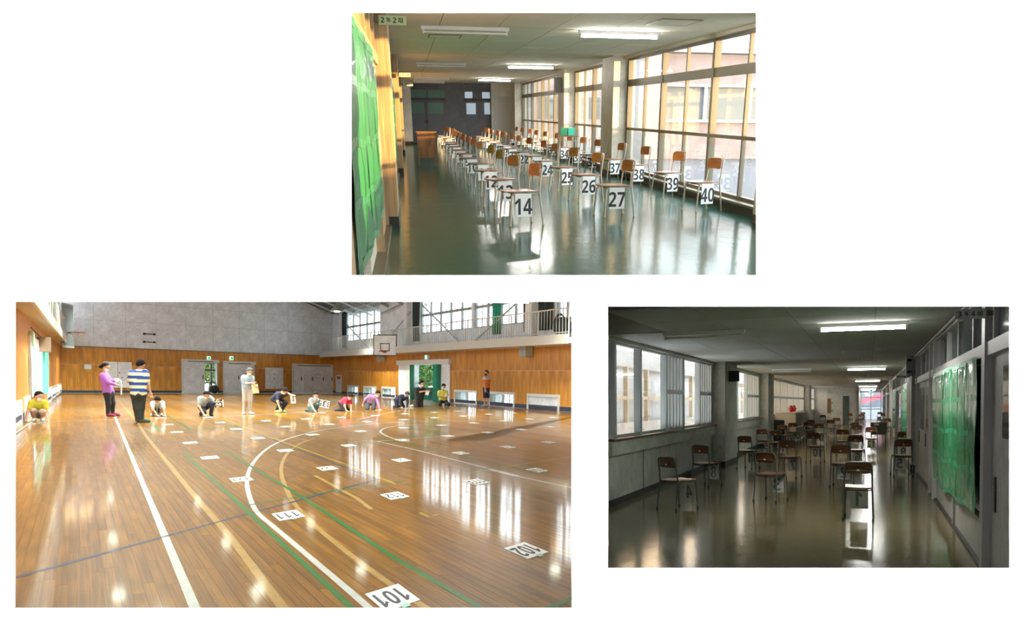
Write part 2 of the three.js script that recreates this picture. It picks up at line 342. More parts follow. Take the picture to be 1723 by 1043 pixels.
// green plastic film taped over glazing: pleated sheet in the plane x = const, seen from its +x or -x side
function filmSheet(rm, label, x, z0, z1, y0, y1, side, m, tapeM, cols, rows) {
  const t = thing('plastic_film', label, 'plastic film'), nz = cols * 14, ny = 40, pos = [], idx = [], uv = [];
  const ph = Array.from({ length: cols * 3 + 2 }, () => rr(0.3, 1)), L = z1 - z0;
  const f = (u, v) => { const c = u * cols * 2.6, i = Math.floor(c), k = c - i; const a = Math.sin(k * Math.PI) * ph[i % ph.length]; const hang = 0.55 + 0.45 * Math.sin(((v * rows) % 1) * Math.PI); return side * (0.006 + 0.020 * a * hang + 0.006 * Math.sin(u * 61 + 5 * v) * hang + 0.005 * Math.sin(u * 23 - 11 * v)); };
  const low = (u) => y0 + 0.05 * Math.sin(u * 5.3 + 1) + 0.03 * Math.sin(u * 17);
  for (const s of [0, 1]) for (let j = 0; j <= ny; j++) for (let i = 0; i <= nz; i++) { const u = i / nz, v = j / ny, yy = low(u) + (y1 - low(u)) * v; pos.push(x + f(u, v) - s * side * 0.002, yy, z0 + L * u); }
  const S = (nz + 1) * (ny + 1);
  for (let j = 0; j < ny; j++) for (let i = 0; i < nz; i++) { const a = j * (nz + 1) + i, b = a + 1, c = a + nz + 1, d = c + 1; if (side > 0) idx.push(a, c, b, b, c, d, a + S, b + S, c + S, b + S, d + S, c + S); else idx.push(a, b, c, b, d, c, a + S, c + S, b + S, b + S, c + S, d + S); }
  const g = new THREE.BufferGeometry(); g.setAttribute('position', new THREE.Float32BufferAttribute(pos, 3)); g.setIndex(idx); g.computeVertexNormals();
  mesh('film', g, m, t);
  const strip = (u0, v0, u1, v1, w) => { const n = 16, p = [], q = []; for (let k = 0; k <= n; k++) { const u = u0 + (u1 - u0) * k / n, v = v0 + (v1 - v0) * k / n, yy = low(u) + (y1 - low(u)) * v, zz = z0 + L * u, X = x + f(u, v) + side * 0.004; const du = Math.abs(u1 - u0) > Math.abs(v1 - v0); for (const e of [-w, w]) p.push(X, yy + (du ? e : 0), zz + (du ? 0 : e)); if (k < n) { const a = 2 * k; q.push(a, a + 1, a + 2, a + 1, a + 3, a + 2); } } const h = new THREE.BufferGeometry(); h.setAttribute('position', new THREE.Float32BufferAttribute(p, 3)); h.setIndex(q); h.computeVertexNormals(); return h; };
  for (let i = 0; i <= cols; i++) mesh('tape_strip', strip(i / cols, 0, i / cols, 1, 0.022 * Math.max(1, L / 5)), tapeM, t);
  for (let j = 0; j <= rows; j++) mesh('tape_strip', strip(0, j / rows, 1, j / rows, 0.028), tapeM, t);
  put(rm, t); return t;
}
function kanjiSign(rm, label, text, x, y, z, w, h, bg, flip) {   // hanging name board, lettering drawn stroke by stroke
  const cv = document.createElement('canvas'); cv.width = 512; cv.height = 160; const c = cv.getContext('2d');
  c.fillStyle = bg; c.fillRect(0, 0, 512, 160); c.strokeStyle = '#161814'; c.fillStyle = '#161814'; c.lineCap = 'butt';
  const G = { '年': [[30, 5, 15, 28], [20, 22, 90, 22], [28, 22, 28, 60], [28, 45, 85, 45], [5, 68, 96, 68], [55, 22, 55, 98]],
    '組': [[25, 4, 10, 24], [10, 24, 34, 24], [36, 14, 10, 44], [8, 44, 40, 40], [24, 44, 24, 98], [10, 60, 6, 86], [36, 58, 42, 80], [52, 10, 52, 92], [52, 10, 88, 10], [88, 10, 88, 92], [52, 38, 88, 38], [52, 64, 88, 64], [44, 94, 98, 94]],
    '室': [[50, 2, 50, 14], [8, 14, 92, 14], [8, 14, 8, 28], [92, 14, 92, 28], [22, 34, 80, 34], [46, 34, 30, 54], [30, 54, 76, 52], [24, 70, 78, 70], [50, 56, 50, 94], [6, 95, 96, 95]],
    '動': [[8, 10, 56, 10], [4, 22, 60, 22], [10, 34, 54, 34], [10, 34, 10, 60], [54, 34, 54, 60], [10, 47, 54, 47], [10, 60, 54, 60], [32, 10, 32, 94], [10, 76, 56, 76], [4, 94, 62, 92], [66, 26, 98, 26], [82, 4, 78, 60], [78, 60, 62, 96], [97, 26, 92, 94]] };
  const n = text.length, s = 100; let X = 256 - n * 58;
  for (const ch of text) {
    if (G[ch]) { c.lineWidth = 11; for (const [a, b, d, e] of G[ch]) { c.beginPath(); c.moveTo(X + a, 28 + b); c.lineTo(X + d, 28 + e); c.stroke(); } X += 118; }
    else { c.font = 'bold 136px sans-serif'; c.fillText(ch, X + 8, 130); X += 112; }
  }
  const tx = new THREE.CanvasTexture(cv); tx.colorSpace = THREE.SRGBColorSpace;
  const t = thing('class_sign', label, 'sign');
  mesh('board', rbox(w, h, 0.02, 0.004), mat('sign edge ' + bg, new THREE.Color(bg), 0.5), t);
  mesh('lettering', new THREE.PlaneGeometry(w - 0.012, h - 0.012).translate(0, 0, 0.0112), new THREE.MeshPhysicalMaterial({ map: tx, roughness: 0.5 }), t);
  mesh('bracket', b2(flip * (w / 2), flip * (w / 2 + 0.05), -0.02, 0.02, -0.012, 0.012), alu, t);
  return put(rm, t, x, y, z);
}
// ================================================================== corridor with the green floor and numbered chairs (room A)
{
  const R = roomA, XL = -0.36, XR = 5.0, YC = 2.63, ZF = -41.5;
  const floorA = mat('floor A', C(0.04, 0.105, 0.085), 0.15, { specularIntensity: 0.2, map: rep(mottle, 0.35, 0.35), bumpMap: rep(waves, 1.0, 0.7), bumpScale: 0.0016 });
  // ---- shell
  struct(R, 'floor', uvm(b2(XL - 0.2, XR + 0.2, -0.08, 0, ZF, -7.45)), floorA, 'glossy green vinyl corridor floor mirroring windows and chairs', 'floor');
  {
    const [x0, x1, y0, y1] = OPEN.A;
    struct(roomC, 'floor', slab([deep(x0 - 60, y1 + 3, 4.3), deep(2000, y1 + 3, 4.3), deep(2000, y1 + 3, 8.3), deep(x0 - 60, y1 + 3, 8.3)], V(0, 8, -6), 0.02), revealMat, 'plain sloping board below the upper opening', 'board');
  }
  const ceil = structGroup(R, 'ceiling', 'cream acoustic board ceiling above the numbered chairs', 'ceiling');
  mesh('ceiling_slab', b2(XL - 0.3, XR + 0.3, YC + 0.012, YC + 0.12, ZF, -3.9), ceilingGap, ceil);
  ceilingPanels(ceil, XL, XR - 0.05, ZF, -3.95, YC + 0.004, 0.92, 1.45, ceilingBoard, ceilingBoard2);
  // ---- window side
  const wr = structGroup(R, 'wall_right', 'window side of the green-floored corridor with cream pillars', 'wall');
  mesh('skirting', b2(4.95, 5.2, 0, 0.13, ZF, -4), brownBase, wr);
  mesh('window_sill', b2(4.86, 5.2, 0.13, 0.165, ZF, -4), alu, wr);
  mesh('lintel', b2(4.92, 5.2, 2.575, YC, ZF, -4), cream, wr);
  for (const [z0, z1] of [[-10.4, -11.4], [-20.35, -21.6], [-27.0, -28.1], [-39.9, -41.5]]) { mesh('pillar', uvm(b2(4.68, 5.2, 0, YC, z0, z1)), cream, wr); mesh('pillar_skirting', b2(4.672, 4.95, 0, 0.12, z0 + 0.008, z1 - 0.008), brownBase, wr); }
  const ys = [0.19, 1.08, 2.06, 2.56], o = { m: alu, th: 0.055, mw: 0.055, rail: [0.03, 0.028, 0.07, 0.025] };
  windowBay(R, 'window_1', 'nearest tall window bay beside chair 40', 5.06, [-20.3, -17.5, -14.45, -11.45], ys, o);
  windowBay(R, 'window_2', 'narrow window bay between the two cream pillars', 5.06, [-26.95, -24.3, -21.65], ys, o);
  windowBay(R, 'window_3', 'far window bay beyond the second cream pillar', 5.06, [-39.85, -36.9, -33.95, -31, -28.15], ys, o);
  windowBay(R, 'window_4', 'window bay nearest the viewer, at the right end of the corridor', 5.06, [-10.35, -7.2, -4.05], ys, o);
  // ---- classroom side
  const wl = structGroup(R, 'wall_left', 'classroom side of the green-floored corridor with cream frames', 'wall');
  mesh('partition', [uvm(b2(XL - 0.25, XL - 0.12, 0, YC, ZF, -7.75)), uvm(b2(XL - 0.25, XL - 0.12, 0.47, YC, -7.75, -4.6))], mat('dark glazing back', C(0.03, 0.035, 0.03), 0.5), wl);
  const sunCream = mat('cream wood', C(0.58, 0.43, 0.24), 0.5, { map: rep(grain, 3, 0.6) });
  const z0g = (z) => z > -7.8 ? 0.47 : 0.42;
  const darkGlass = mat('dark transom glass', C(0.035, 0.04, 0.035), 0.06);
  for (const [za, zb] of [[-4.65, -11.4], [-12.6, -21.4], [-22.6, -31.4], [-32.6, -41.4]]) {
    mesh('lower_board', uvm(b2(XL - 0.12, XL - 0.05, 0.03, 0.42, Math.min(za, -7.75), zb)), cream, wl);
    mesh('door_track', b2(XL - 0.12, XL + 0.06, 0, 0.03, Math.min(za, -7.75), zb), alu, wl);
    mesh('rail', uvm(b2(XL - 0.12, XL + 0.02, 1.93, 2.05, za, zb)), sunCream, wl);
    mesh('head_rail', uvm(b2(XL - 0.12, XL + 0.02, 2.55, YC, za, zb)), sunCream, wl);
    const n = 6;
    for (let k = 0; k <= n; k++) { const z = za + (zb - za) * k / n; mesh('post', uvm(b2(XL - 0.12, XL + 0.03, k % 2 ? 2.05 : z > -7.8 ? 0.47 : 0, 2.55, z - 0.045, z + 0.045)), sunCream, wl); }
    for (let k = 0; k < n; k++) { const z = za + (zb - za) * k / n, w = (zb - za) / n; mesh('transom_pane', b2(XL - 0.08, XL - 0.07, 2.05, 2.55, z + 0.05 * Math.sign(w), z + w), darkGlass, wl); }
    mesh('glazing', b2(XL - 0.09, XL - 0.08, z0g(za), 1.93, za, zb), darkGlass, wl);
  }
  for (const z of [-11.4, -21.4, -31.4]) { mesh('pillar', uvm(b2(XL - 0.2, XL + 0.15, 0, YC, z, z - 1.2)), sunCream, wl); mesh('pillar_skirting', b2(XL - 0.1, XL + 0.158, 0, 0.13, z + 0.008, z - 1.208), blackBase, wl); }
  mesh('pillar', uvm(b2(XL - 0.2, 0.12, 0, YC, -40.3, -41.4)), plaster, wl);
  mesh('pillar_skirting', b2(XL - 0.1, 0.128, 0, 0.13, -40.29, -41.4), blackBase, wl);
  [[-9.5, -11.25], [-13.0, -14.8], [-23.2, -25], [-33, -34.8]].forEach(([za, zb], i) => {
    const d = structGroup(R, 'door_' + (i + 1), `cream sliding door, ${ORD[i]} from the viewer along the classroom side`, 'door');
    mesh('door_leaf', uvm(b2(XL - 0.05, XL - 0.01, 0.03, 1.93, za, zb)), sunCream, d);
    mesh('door_window', b2(XL - 0.012, XL - 0.004, 0.95, 1.75, za - 0.45, zb + 0.45), mat('frosted', C(0.55, 0.48, 0.36), 0.3), d);
    mesh('handle', b2(XL - 0.012, XL + 0.006, 0.85, 1.05, za - 0.1, za - 0.16), blackBase, d);
  });
  const film = mat('green film', C(0.016, 0.15, 0.042), 0.38, { specularIntensity: 0.35, transmission: 0.1, thickness: 0, clearcoat: 0.12, clearcoatRoughness: 0.08, side: THREE.DoubleSide });
  const tape = mat('green tape', C(0.02, 0.18, 0.06), 0.3, { side: THREE.DoubleSide });
  filmSheet(R, 'bright green plastic film taped over the near glazing', XL + 0.035, -4.75, -9.2, 0.5, 1.92, 1, film, tape, 5, 4);
  filmSheet(R, 'narrow bright green plastic film past the first pillar', XL + 0.035, -15.2, -20.8, 0.4, 1.9, 1, film, tape, 4, 4);
  const s1 = onZ(R, 660, 34, -11.2), s2 = onZ(R, 681, 126, -21.2), s3 = onZ(R, 686, 141.5, -31.2);
  kanjiSign(R, 'green board reading 2年2組 hanging from the classroom side', '2年2組', s1.x, s1.y, s1.z, 0.325, 0.105, '#a9b787', -1);
  kanjiSign(R, 'small cream board reading 2年3組 further along the classroom side', '2年3組', s2.x, s2.y, s2.z, 0.26, 0.09, '#d8cfa8', -1);
  kanjiSign(R, 'small pale board farthest along the classroom side', '動室', s3.x, s3.y, s3.z, 0.34, 0.125, '#cfc4b8', -1);
  // ---- far end
  const wf = structGroup(R, 'wall_far', 'dark far end of the green-floored corridor', 'wall');
  const darkWall = mat('dark end wall', C(0.13, 0.13, 0.14), 0.7, { map: rep(mottle, 0.5, 0.5) }), darkDoor = mat('dark door', C(0.10, 0.105, 0.12), 0.6);
  const fx = (px) => onZ(R, px, 190, ZF).x, fy = (py) => onZ(R, 770, py, ZF).y;
  const hole = [fx(783), fx(823), fy(193), fy(154)];
  const sh = new THREE.Shape([[XL - 0.2, 0], [XR + 0.2, 0], [XR + 0.2, YC], [XL - 0.2, YC]].map((p) => new THREE.Vector2(...p)));
  for (const [a, b, c, d] of [[783, 796, 154, 165], [812, 825, 154, 165], [785, 801, 173, 192], [815, 825, 172, 192]]) sh.holes.push(new THREE.Path([[fx(a), fy(d)], [fx(b), fy(d)], [fx(b), fy(c)], [fx(a), fy(c)]].map((p) => new THREE.Vector2(...p))));
  mesh('end_wall', new THREE.ExtrudeGeometry(sh, { depth: 0.1, bevelEnabled: false }).translate(0, 0, ZF - 0.1), darkWall, wf);
  mesh('pane', b2(fx(783), fx(826), fy(193), fy(153), ZF - 0.06, ZF - 0.05), mat('grey glass', C(0.35, 0.38, 0.4), 0.3, { transmission: 0.6, thickness: 0 }), wf);
  mesh('pane', b2(fx(690), fx(719), fy(165), fy(152), ZF, ZF + 0.02), mat('green curtain glass', C(0.03, 0.11, 0.07), 0.3), wf);
  mesh('pane', b2(fx(721), fx(749), fy(165), fy(152), ZF, ZF + 0.02), mat('green curtain glass', C(0.03, 0.11, 0.07), 0.3), wf);
  mesh('door_head', b2(fx(690), fx(750), fy(169), fy(165.5), ZF, ZF + 0.05), blackBase, wf);
  mesh('door_head', b2(fx(782), fx(826), fy(169), fy(165.5), ZF, ZF + 0.05), blackBase, wf);
  [[690, 717, 'left'], [718, 749, 'right']].forEach(([a, b, w], i) => { const d = structGroup(R, 'door_' + (i + 5), `${w} leaf of the dark double door behind the lectern`, 'door'); mesh('door_leaf', b2(fx(a), fx(b), 0.02, fy(170), ZF + 0.005, ZF + 0.04), darkDoor, d); mesh('door_window', b2(fx(a + 3), fx(b - 3), fy(192), fy(173), ZF + 0.04, ZF + 0.046), mat('green curtain glass', C(0.03, 0.11, 0.07), 0.3), d); mesh('handle', b2(fx(i ? a + 0.5 : b - 2), fx(i ? a + 2 : b - 0.5), fy(208), fy(202), ZF + 0.04, ZF + 0.06), blackBase, d); });
  mesh('wall_panel', b2(fx(826), fx(866), 0, YC, ZF, ZF + 0.35), plaster, wf);
  mesh('panel_door', b2(fx(829), fx(860), 0.02, fy(161), ZF + 0.35, ZF + 0.375), mat('grey panel door', C(0.42, 0.41, 0.38), 0.5), wf);
  mesh('panel_handle', b2(fx(831.5), fx(833), fy(210), fy(204), ZF + 0.375, ZF + 0.4), aluWhite, wf);
  // ---- outside
  const pinkWall = mat('pink render', C(0.20, 0.185, 0.215), 0.85, { map: rep(mottle, 0.3, 0.3) });
  const asphalt = mat('asphalt', C(0.10, 0.10, 0.115), 0.9, { map: rep(mottle, 1.2, 1.2) });
  struct(R, 'floor', uvm(b2(5.2, 26, -0.5, -0.3, -62, -9)), asphalt, 'grey asphalt yard outside the tall windows', 'ground');
  const wing = thing('school_wing', 'pale pink school wing across the yard outside the tall windows', 'building');
  mesh('wall', [uvm(b2(9.8, 25, -0.3, 1.15, -35, -34.6)), uvm(b2(9.8, 25, 2.5, 3.65, -35, -34.6))], pinkWall, wing);
  mesh('wall_end', uvm(b2(9.2, 9.8, -0.3, 3.65, -37, -34.3)), mat('white render', C(0.26, 0.245, 0.265), 0.8), wing);
  mesh('roof_edge', b2(9.0, 25.2, 3.65, 3.8, -38, -34.2), aluWhite, wing);
  mesh('room_back', b2(9.8, 25, 1.1, 2.55, -36.2, -36), mat('far classroom', C(0.05, 0.06, 0.06), 0.8), wing);
  for (let k = 0; k < 8; k++) { const x = 9.8 + k * 1.9; mesh('window_post', b2(x, x + 0.12, 1.15, 2.5, -34.75, -34.6), aluWhite, wing); mesh('pane', b2(x + 0.12, x + 1.9, 1.15, 2.5, -34.7, -34.69), mat('far glass', C(0.11, 0.135, 0.15), 0.5), wing); if (k % 3 === 1) mesh('curtain', b2(x + 0.2, x + 1.1, 1.2, 1.95, -34.9, -34.85), mat('green cloth', C(0.06, 0.26, 0.19), 0.8), wing); }
  mesh('window_head', b2(9.8, 25, 2.42, 2.52, -34.6, -34.5), aluWhite, wing); mesh('window_sill', b2(9.8, 25, 1.1, 1.2, -34.6, -34.45), aluWhite, wing);
  put(R, wing);
  const blk = thing('school_block', 'white school block seen through the farthest windows', 'building');
  mesh('wall', uvm(b2(5.6, 26, -0.3, 5, -62, -61)), mat('white render', C(0.26, 0.245, 0.265), 0.8), blk);
  for (let k = 0; k < 7; k++) mesh('window', b2(6.2 + k * 2.6, 7.9 + k * 2.6, 1.0, 2.4, -61, -60.95), mat('far glass', C(0.11, 0.135, 0.15), 0.5), blk);
  for (let k = 0; k < 8; k++) mesh('window_post', b2(5.7 + k * 2.6, 5.85 + k * 2.6, -0.3, 5, -60.97, -60.8), aluWhite, blk);
  put(R, blk);
  { // low neighbour that keeps the sun off the floor
    const t = thing('low_building', 'long low building beyond the yard to the right of the corridor', 'building');
    mesh('wall', uvm(b2(30, 34, -0.5, 2.3, -12, 20)), mat('white render', C(0.26, 0.245, 0.265), 0.8), t); mesh('roof_edge', b2(29.8, 34.2, 2.3, 2.5, -12.2, 20.2), aluWhite, t); put(R, t);
  }
  // ---- lamps and fittings on the ceiling
  [-14.3, -24.8, -35.4].forEach((z, i) => { tubeLamp(R, 2.7, 4.02, YC - 0.003, z, true, `lit fluorescent lamp on the window side, ${ORD[i]} from the viewer in the upper corridor`, 'lit lamps of the green-floored corridor', 260); tubeLamp(R, 0.25, 1.6, YC - 0.003, z, false, `unlit fluorescent lamp on the classroom side, ${ORD[i]} from the viewer in the upper corridor`, 'unlit lamps of the green-floored corridor'); });
  tubeLamp(R, 0.25, 1.6, YC - 0.003, -39.5, false, 'unlit fluorescent lamp farthest off by the dark doors', 'unlit lamps of the green-floored corridor');
  for (const [x0, x1, z0, z1, l] of [[0.42, 0.94, -16.4, -15.8, 'small ceiling hatch with metal rim behind the first unlit lamp'], [3.5, 4.05, -13.1, -12.3, 'square ceiling hatch near the tall windows']]) {
    const t = thing('ceiling_hatch', l, 'hatch'); mesh('lid', uvm(b2(x0, x1, YC - 0.012, YC - 0.004, z0, z1)), ceilingBoard2, t);
    for (const g of [b2(x0 - 0.02, x0, YC - 0.014, YC - 0.003, z0, z1), b2(x1, x1 + 0.02, YC - 0.014, YC - 0.003, z0, z1), b2(x0 - 0.02, x1 + 0.02, YC - 0.014, YC - 0.003, z0 - 0.02, z0), b2(x0 - 0.02, x1 + 0.02, YC - 0.014, YC - 0.003, z1, z1 + 0.02)]) mesh('rim', g, alu, t);
    put(R, t);
  }
  { const t = thing('wall_speaker', 'grey box loudspeaker on the second cream pillar', 'speaker'); mesh('cabinet', rbox(0.2, 0.42, 0.3, 0.015), mat('speaker box', C(0.16, 0.15, 0.13), 0.6), t); mesh('grille', new THREE.CircleGeometry(0.09, 20).rotateY(-Math.PI / 2).translate(-0.102, 0, 0), blackBase, t); put(R, t, 4.57, 2.2, -27.5); }
  // ---- lectern
  {
    const t = thing('lectern', 'plain wooden lectern standing on two side panels', 'lectern'), wood = mat('lectern wood', C(0.42, 0.21, 0.07), 0.45, { map: rep(grain, 2, 1) }), w = 0.5;
    mesh('front_panel', uvm(b2(-w / 2 + 0.02, w / 2 - 0.02, 0.2, 0.86, 0.10, 0.12)), wood, t);
    for (const k of [-1, 1]) { mesh('side_panel', uvm(b2(k * w / 2 - k * 0.028, k * w / 2, 0.2, 0.86, -0.2, 0.12)), wood, t); mesh('leg', uvm(b2(k * w / 2 - k * 0.04, k * w / 2, 0.0, 0.2, 0.05, 0.115)), wood, t); mesh('leg', uvm(b2(k * w / 2 - k * 0.04, k * w / 2, 0.0, 0.2, -0.2, -0.14)), wood, t); }
    mesh('top', uvm(rbox(w + 0.06, 0.028, 0.42, 0.008, 0, 0.875, -0.04)), wood, t); mesh('trim', uvm(b2(-w / 2 + 0.02, w / 2 - 0.02, 0.7, 0.705, 0.12, 0.124)), brownBase, t);
    put(R, t, 0.435, 0, -24.8);
  }
  // ---- table with two green boxes by the far windows
  {
    const t = thing('side_table', 'small school desk with green boxes between the window rows', 'table'), p = onZ(R, 955, 229, -25.3);
    mesh('table_top', uvm(rbox(0.6, 0.025, 0.42, 0.008, 0, p.y, 0)), plySeat, t);
    for (const [x, z] of [[-0.27, -0.18], [0.27, -0.18], [-0.27, 0.18], [0.27, 0.18]]) mesh('leg', bar([x, 0, z], [x * 0.95, p.y, z * 0.95], 0.012), tubeGrey, t);
    mesh('shelf', b2(-0.24, 0.24, p.y - 0.13, p.y - 0.12, -0.16, 0.16), tubeGrey, t);
    put(R, t, p.x, 0, -25.3);
    for (const [dx, cc, l] of [[-0.12, C(0.03, 0.25, 0.12), 'dark green box on the small desk'], [0.1, C(0.05, 0.45, 0.33), 'light turquoise box on the small desk']]) { const b = thing('plastic_box', l, 'box'); mesh('body', rbox(0.2, 0.2, 0.16, 0.01, 0, 0.1, 0), mat(l, cc, 0.4), b); mesh('lid', rbox(0.21, 0.025, 0.17, 0.008, 0, 0.205, 0), mat(l, cc, 0.4), b); put(R, b, p.x + dx, p.y + 0.0135, -25.3); }
  }
  // ---- 40 numbered chairs in three rows
  const rows = [['left', 1.38, 14, 14, -11.55, 2.12], ['middle', 2.92, 27, 13, -12.45, 2.16], ['window', 4.52, 40, 13, -12.95, 2.24]];
  const base = makeChair(tubeGrey, rubber, '', 'chair', 'numbered chairs in the green-floored corridor'); let first = true;
  for (const [row, x0, top, n, z0, dz] of rows) for (let k = 0; k < n; k++) {
    const num = String(top - k), label = `school chair, ${ORD[k]} from the front in the ${row} row of the green-floored corridor`;
    const c = first ? base : copyOf(base, label); first = false; c.userData.label = label;
    const turn = -(72 + rr(-5, 5)) * Math.PI / 180, x = x0 + (k === 0 && row === 'left' ? 0.04 : rr(-0.05, 0.05)), z = z0 - k * dz + rr(-0.1, 0.1);
    put(R, c, x, 0, z, turn);
    const s = numberSheet(num, `paper sign ${num} hanging on the ${ORD[k]} chair from the front in the ${row} row`, 'number signs on the green-floored corridor chairs', false);
    // hung over the near side of the seat
    const q = V(0.203, 0.415, 0.05).applyAxisAngle(V(0, 1, 0), turn);
    s.rotation.set(0, 0, 0);
    put(R, s, x + q.x, q.y, z + q.z, turn + Math.PI / 2 + rr(-0.12, 0.05));
  }
}
// ================================================================== dim corridor (room B)
{
  const R = roomB, XL = -3.7, XR = 1.0, YC = 2.6, ZE = -62, ZF = -76;
  const floorB = mat('floor B', C(0.16, 0.13, 0.06), 0.14, { specularIntensity: 0.5, map: rep(mottle, 0.35, 0.35), bumpMap: rep(waves, 1.0, 0.6), bumpScale: 0.0013 });
  const flat = (pts, y0, y1) => new THREE.ExtrudeGeometry(new THREE.Shape(pts.map(([x, z]) => new THREE.Vector2(x, -z))), { depth: y1 - y0, bevelEnabled: false }).rotateX(-Math.PI / 2).translate(0, y0, 0);
  struct(R, 'floor', uvm(flat([[-1.72, -5], [1.2, -5], [1.2, ZF], [-3.9, ZF], [-3.9, -12.4]], -0.12, 0)), floorB, 'glossy olive vinyl floor of the dim corridor', 'floor');
  const ceil = structGroup(R, 'ceiling', 'grey speckled board ceiling of the dim corridor', 'ceiling');
  const cb = mat('ceiling board B', C(0.52, 0.51, 0.48), 0.9, { map: rep(speckle, 1.4, 1.4) }), cb2 = mat('ceiling board B2', C(0.56, 0.555, 0.53), 0.9, { map: rep(speckle, 1.15, 1.3) });
  mesh('ceiling_slab', flat([[-2.75, -8.9], [1.2, -8.9], [1.2, ZF], [-3.9, ZF], [-3.9, -12.2]], YC + 0.012, YC + 0.12), ceilingGap, ceil);
  { // boards, cut to the slanted near corner
    const w = 0.94, l = 1.5; for (let i = 0; i < 5; i++) for (let j = 0; j < 45; j++) { const x0 = XL + i * w, z1 = -8.9 - j * l, z0 = z1 - l; if (z0 < ZF) continue; const lim = -8.9 - (-2.75 - x0) / 0.95 * 3.3; if (x0 < -2.75 && z1 > lim + 1.6) continue; const p = mesh('ceiling_panel', panelGeos.get('B') || (panelGeos.set('B', uvm(box(w - 0.007, 0.012, l - 0.007))), panelGeos.get('B')), rnd() < 0.3 ? cb2 : cb, ceil); p.position.set(x0 + w / 2, YC + 0.004 + rr(-0.0012, 0.0012), (z0 + z1) / 2); }
  }
  { const [x0, x1, y0, y1] = OPEN.B; const sh = new THREE.Shape([[-1.66, 0], [XR + 0.2, 0], [XR + 0.2, 2.18], [-1.66, 2.18]].map((p) => new THREE.Vector2(...p)));
    sh.holes.push(new THREE.Path([[x0 - 3, y0 - 3], [x1 + 3, y0 - 3], [x1 + 3, y1 + 3], [x0 - 3, y1 + 3]].map(([x, y]) => { const p = onZ(R, x, y, -5); return new THREE.Vector2(p.x, p.y); })));
    struct(R, 'wall_back', new THREE.ExtrudeGeometry(sh, { depth: 0.05, bevelEnabled: false }).translate(0, 0, -5), plaster, 'plain end wall at the near end of the dim corridor', 'wall');
    struct(roomC, 'ceiling', slab([deep(x0 - 5, y0 - 4, 5), deep(1900, y0 - 4, 5), deep(1900, y0 - 4, 9.6), deep(x0 - 5, y0 - 4, 9.6)], V(3, -3, -8), 0.02), revealMat, 'plain sloping board above the lower right opening', 'board'); }
  const whiteWall = mat('white wall B', C(0.60, 0.60, 0.56), 0.7, { map: rep(mottle, 0.5, 0.5) });
  // ---- window side
  const wl = structGroup(R, 'wall_left', 'low white wall under the windows of the dim corridor', 'wall');
  mesh('low_wall', uvm(b2(XL - 0.2, XL, 0, 1.0, ZE, -12)), whiteWall, wl);
  mesh('wall_joint', b2(XL, XL + 0.004, 0.1, 0.85, -14.1, -14.06), blackBase, wl);
  mesh('wall_band', uvm(b2(XL, XL + 0.07, 0.78, 1.0, ZE, -12)), whiteWall, wl);
  mesh('window_sill', uvm(b2(XL - 0.2, XL + 0.1, 1.0, 1.035, ZE, -12)), mat('sill wood', C(0.20, 0.10, 0.05), 0.4, { map: rep(grain, 3, 1) }), wl);
  mesh('skirting', b2(XL, XL + 0.015, 0, 0.1, ZE, -12), blackBase, wl);
  mesh('head_trim', b2(XL - 0.15, XL + 0.03, 2.54, YC, ZE, -12), whiteWall, wl);
  for (const [z0, z1] of [[-21, -23], [-30.5, -32.3], [-52, -54]]) { mesh('pillar', uvm(b2(XL - 0.2, -3.4, 0, YC, z0, z1)), whiteWall, wl); mesh('pillar_skirting', b2(XL, -3.392, 0, 0.1, z0 + 0.008, z1 - 0.008), blackBase, wl); }
  const bays = [['window_5', 'nearest long window of the dim corridor with upright slats', [-11.2, -12.45, -14.0, -15.95, -17.55, -19.35, -20.95], [3, 5]], ['window_6', 'window between the two white pillars of the dim corridor', [-23.05, -25.3, -27.4, -30.45], [2]], ['window_7', 'long bright slatted window far along the dim corridor', [-32.35, -35, -38, -41.2, -44.6, -48.2, -51.95], [1, 2, 3, 4, 5]], ['window_8', 'last window of the dim corridor before the end wall', [-54.05, -58, -61.9], [0, 1]]];
  for (const [name, label, zs, slats] of bays) {
    const g = structGroup(R, name, label, 'window');
    zs.forEach((z) => mesh('mullion', b2(XL - 0.13, XL - 0.01, 1.035, 2.56, z - 0.055, z + 0.055), aluWhite, g));
    for (const y of [1.06, 2.53]) mesh('rail', b2(XL - 0.12, XL - 0.03, y - 0.025, y + 0.025, zs[0], zs[zs.length - 1]), aluWhite, g);
    for (let k = 0; k + 1 < zs.length; k++) {
      mesh('pane', b2(XL - 0.078, XL - 0.07, 1.06, 2.53, zs[k], zs[k + 1]), glass, g);
      if (!slats.includes(k)) continue;
      mesh('rail', b2(XL - 0.06, XL - 0.012, 1.76, 1.84, zs[k], zs[k + 1]), aluWhite, g);
      const n = 5; for (let s = 1; s <= n; s++) { const z = zs[k] + (zs[k + 1] - zs[k]) * s / (n + 0.4); mesh('slat', b2(XL - 0.12, XL - 0.015, 1.06, 2.53, z - 0.04, z + 0.04), aluWhite, g); }
    }
  }
  // ---- opposite building outside
  {
    const t = thing('school_building', 'pale building with cream window frames opposite the dim corridor', 'building'), X = -8.2, white = mat('white render B', C(0.86, 0.84, 0.82), 0.85, { map: rep(mottle, 0.3, 0.3) }), tan = mat('tan frame', C(0.72, 0.58, 0.40), 0.6);
    mesh('wall', uvm(b2(X - 0.4, X, -0.5, 0.9, -75, -25.6)), white, t); mesh('upper_wall', uvm(b2(X - 0.4, X, 2.9, 6.6, -75, -25.6)), white, t); mesh('room_back', b2(X - 0.6, X - 0.5, -0.5, 6.6, -75, -27), mat('pale room', C(0.84, 0.85, 0.88), 0.9), t);
    mesh('beam', b2(X - 0.1, X + 0.05, 1.72, 1.85, -75, -25.6), tan, t);
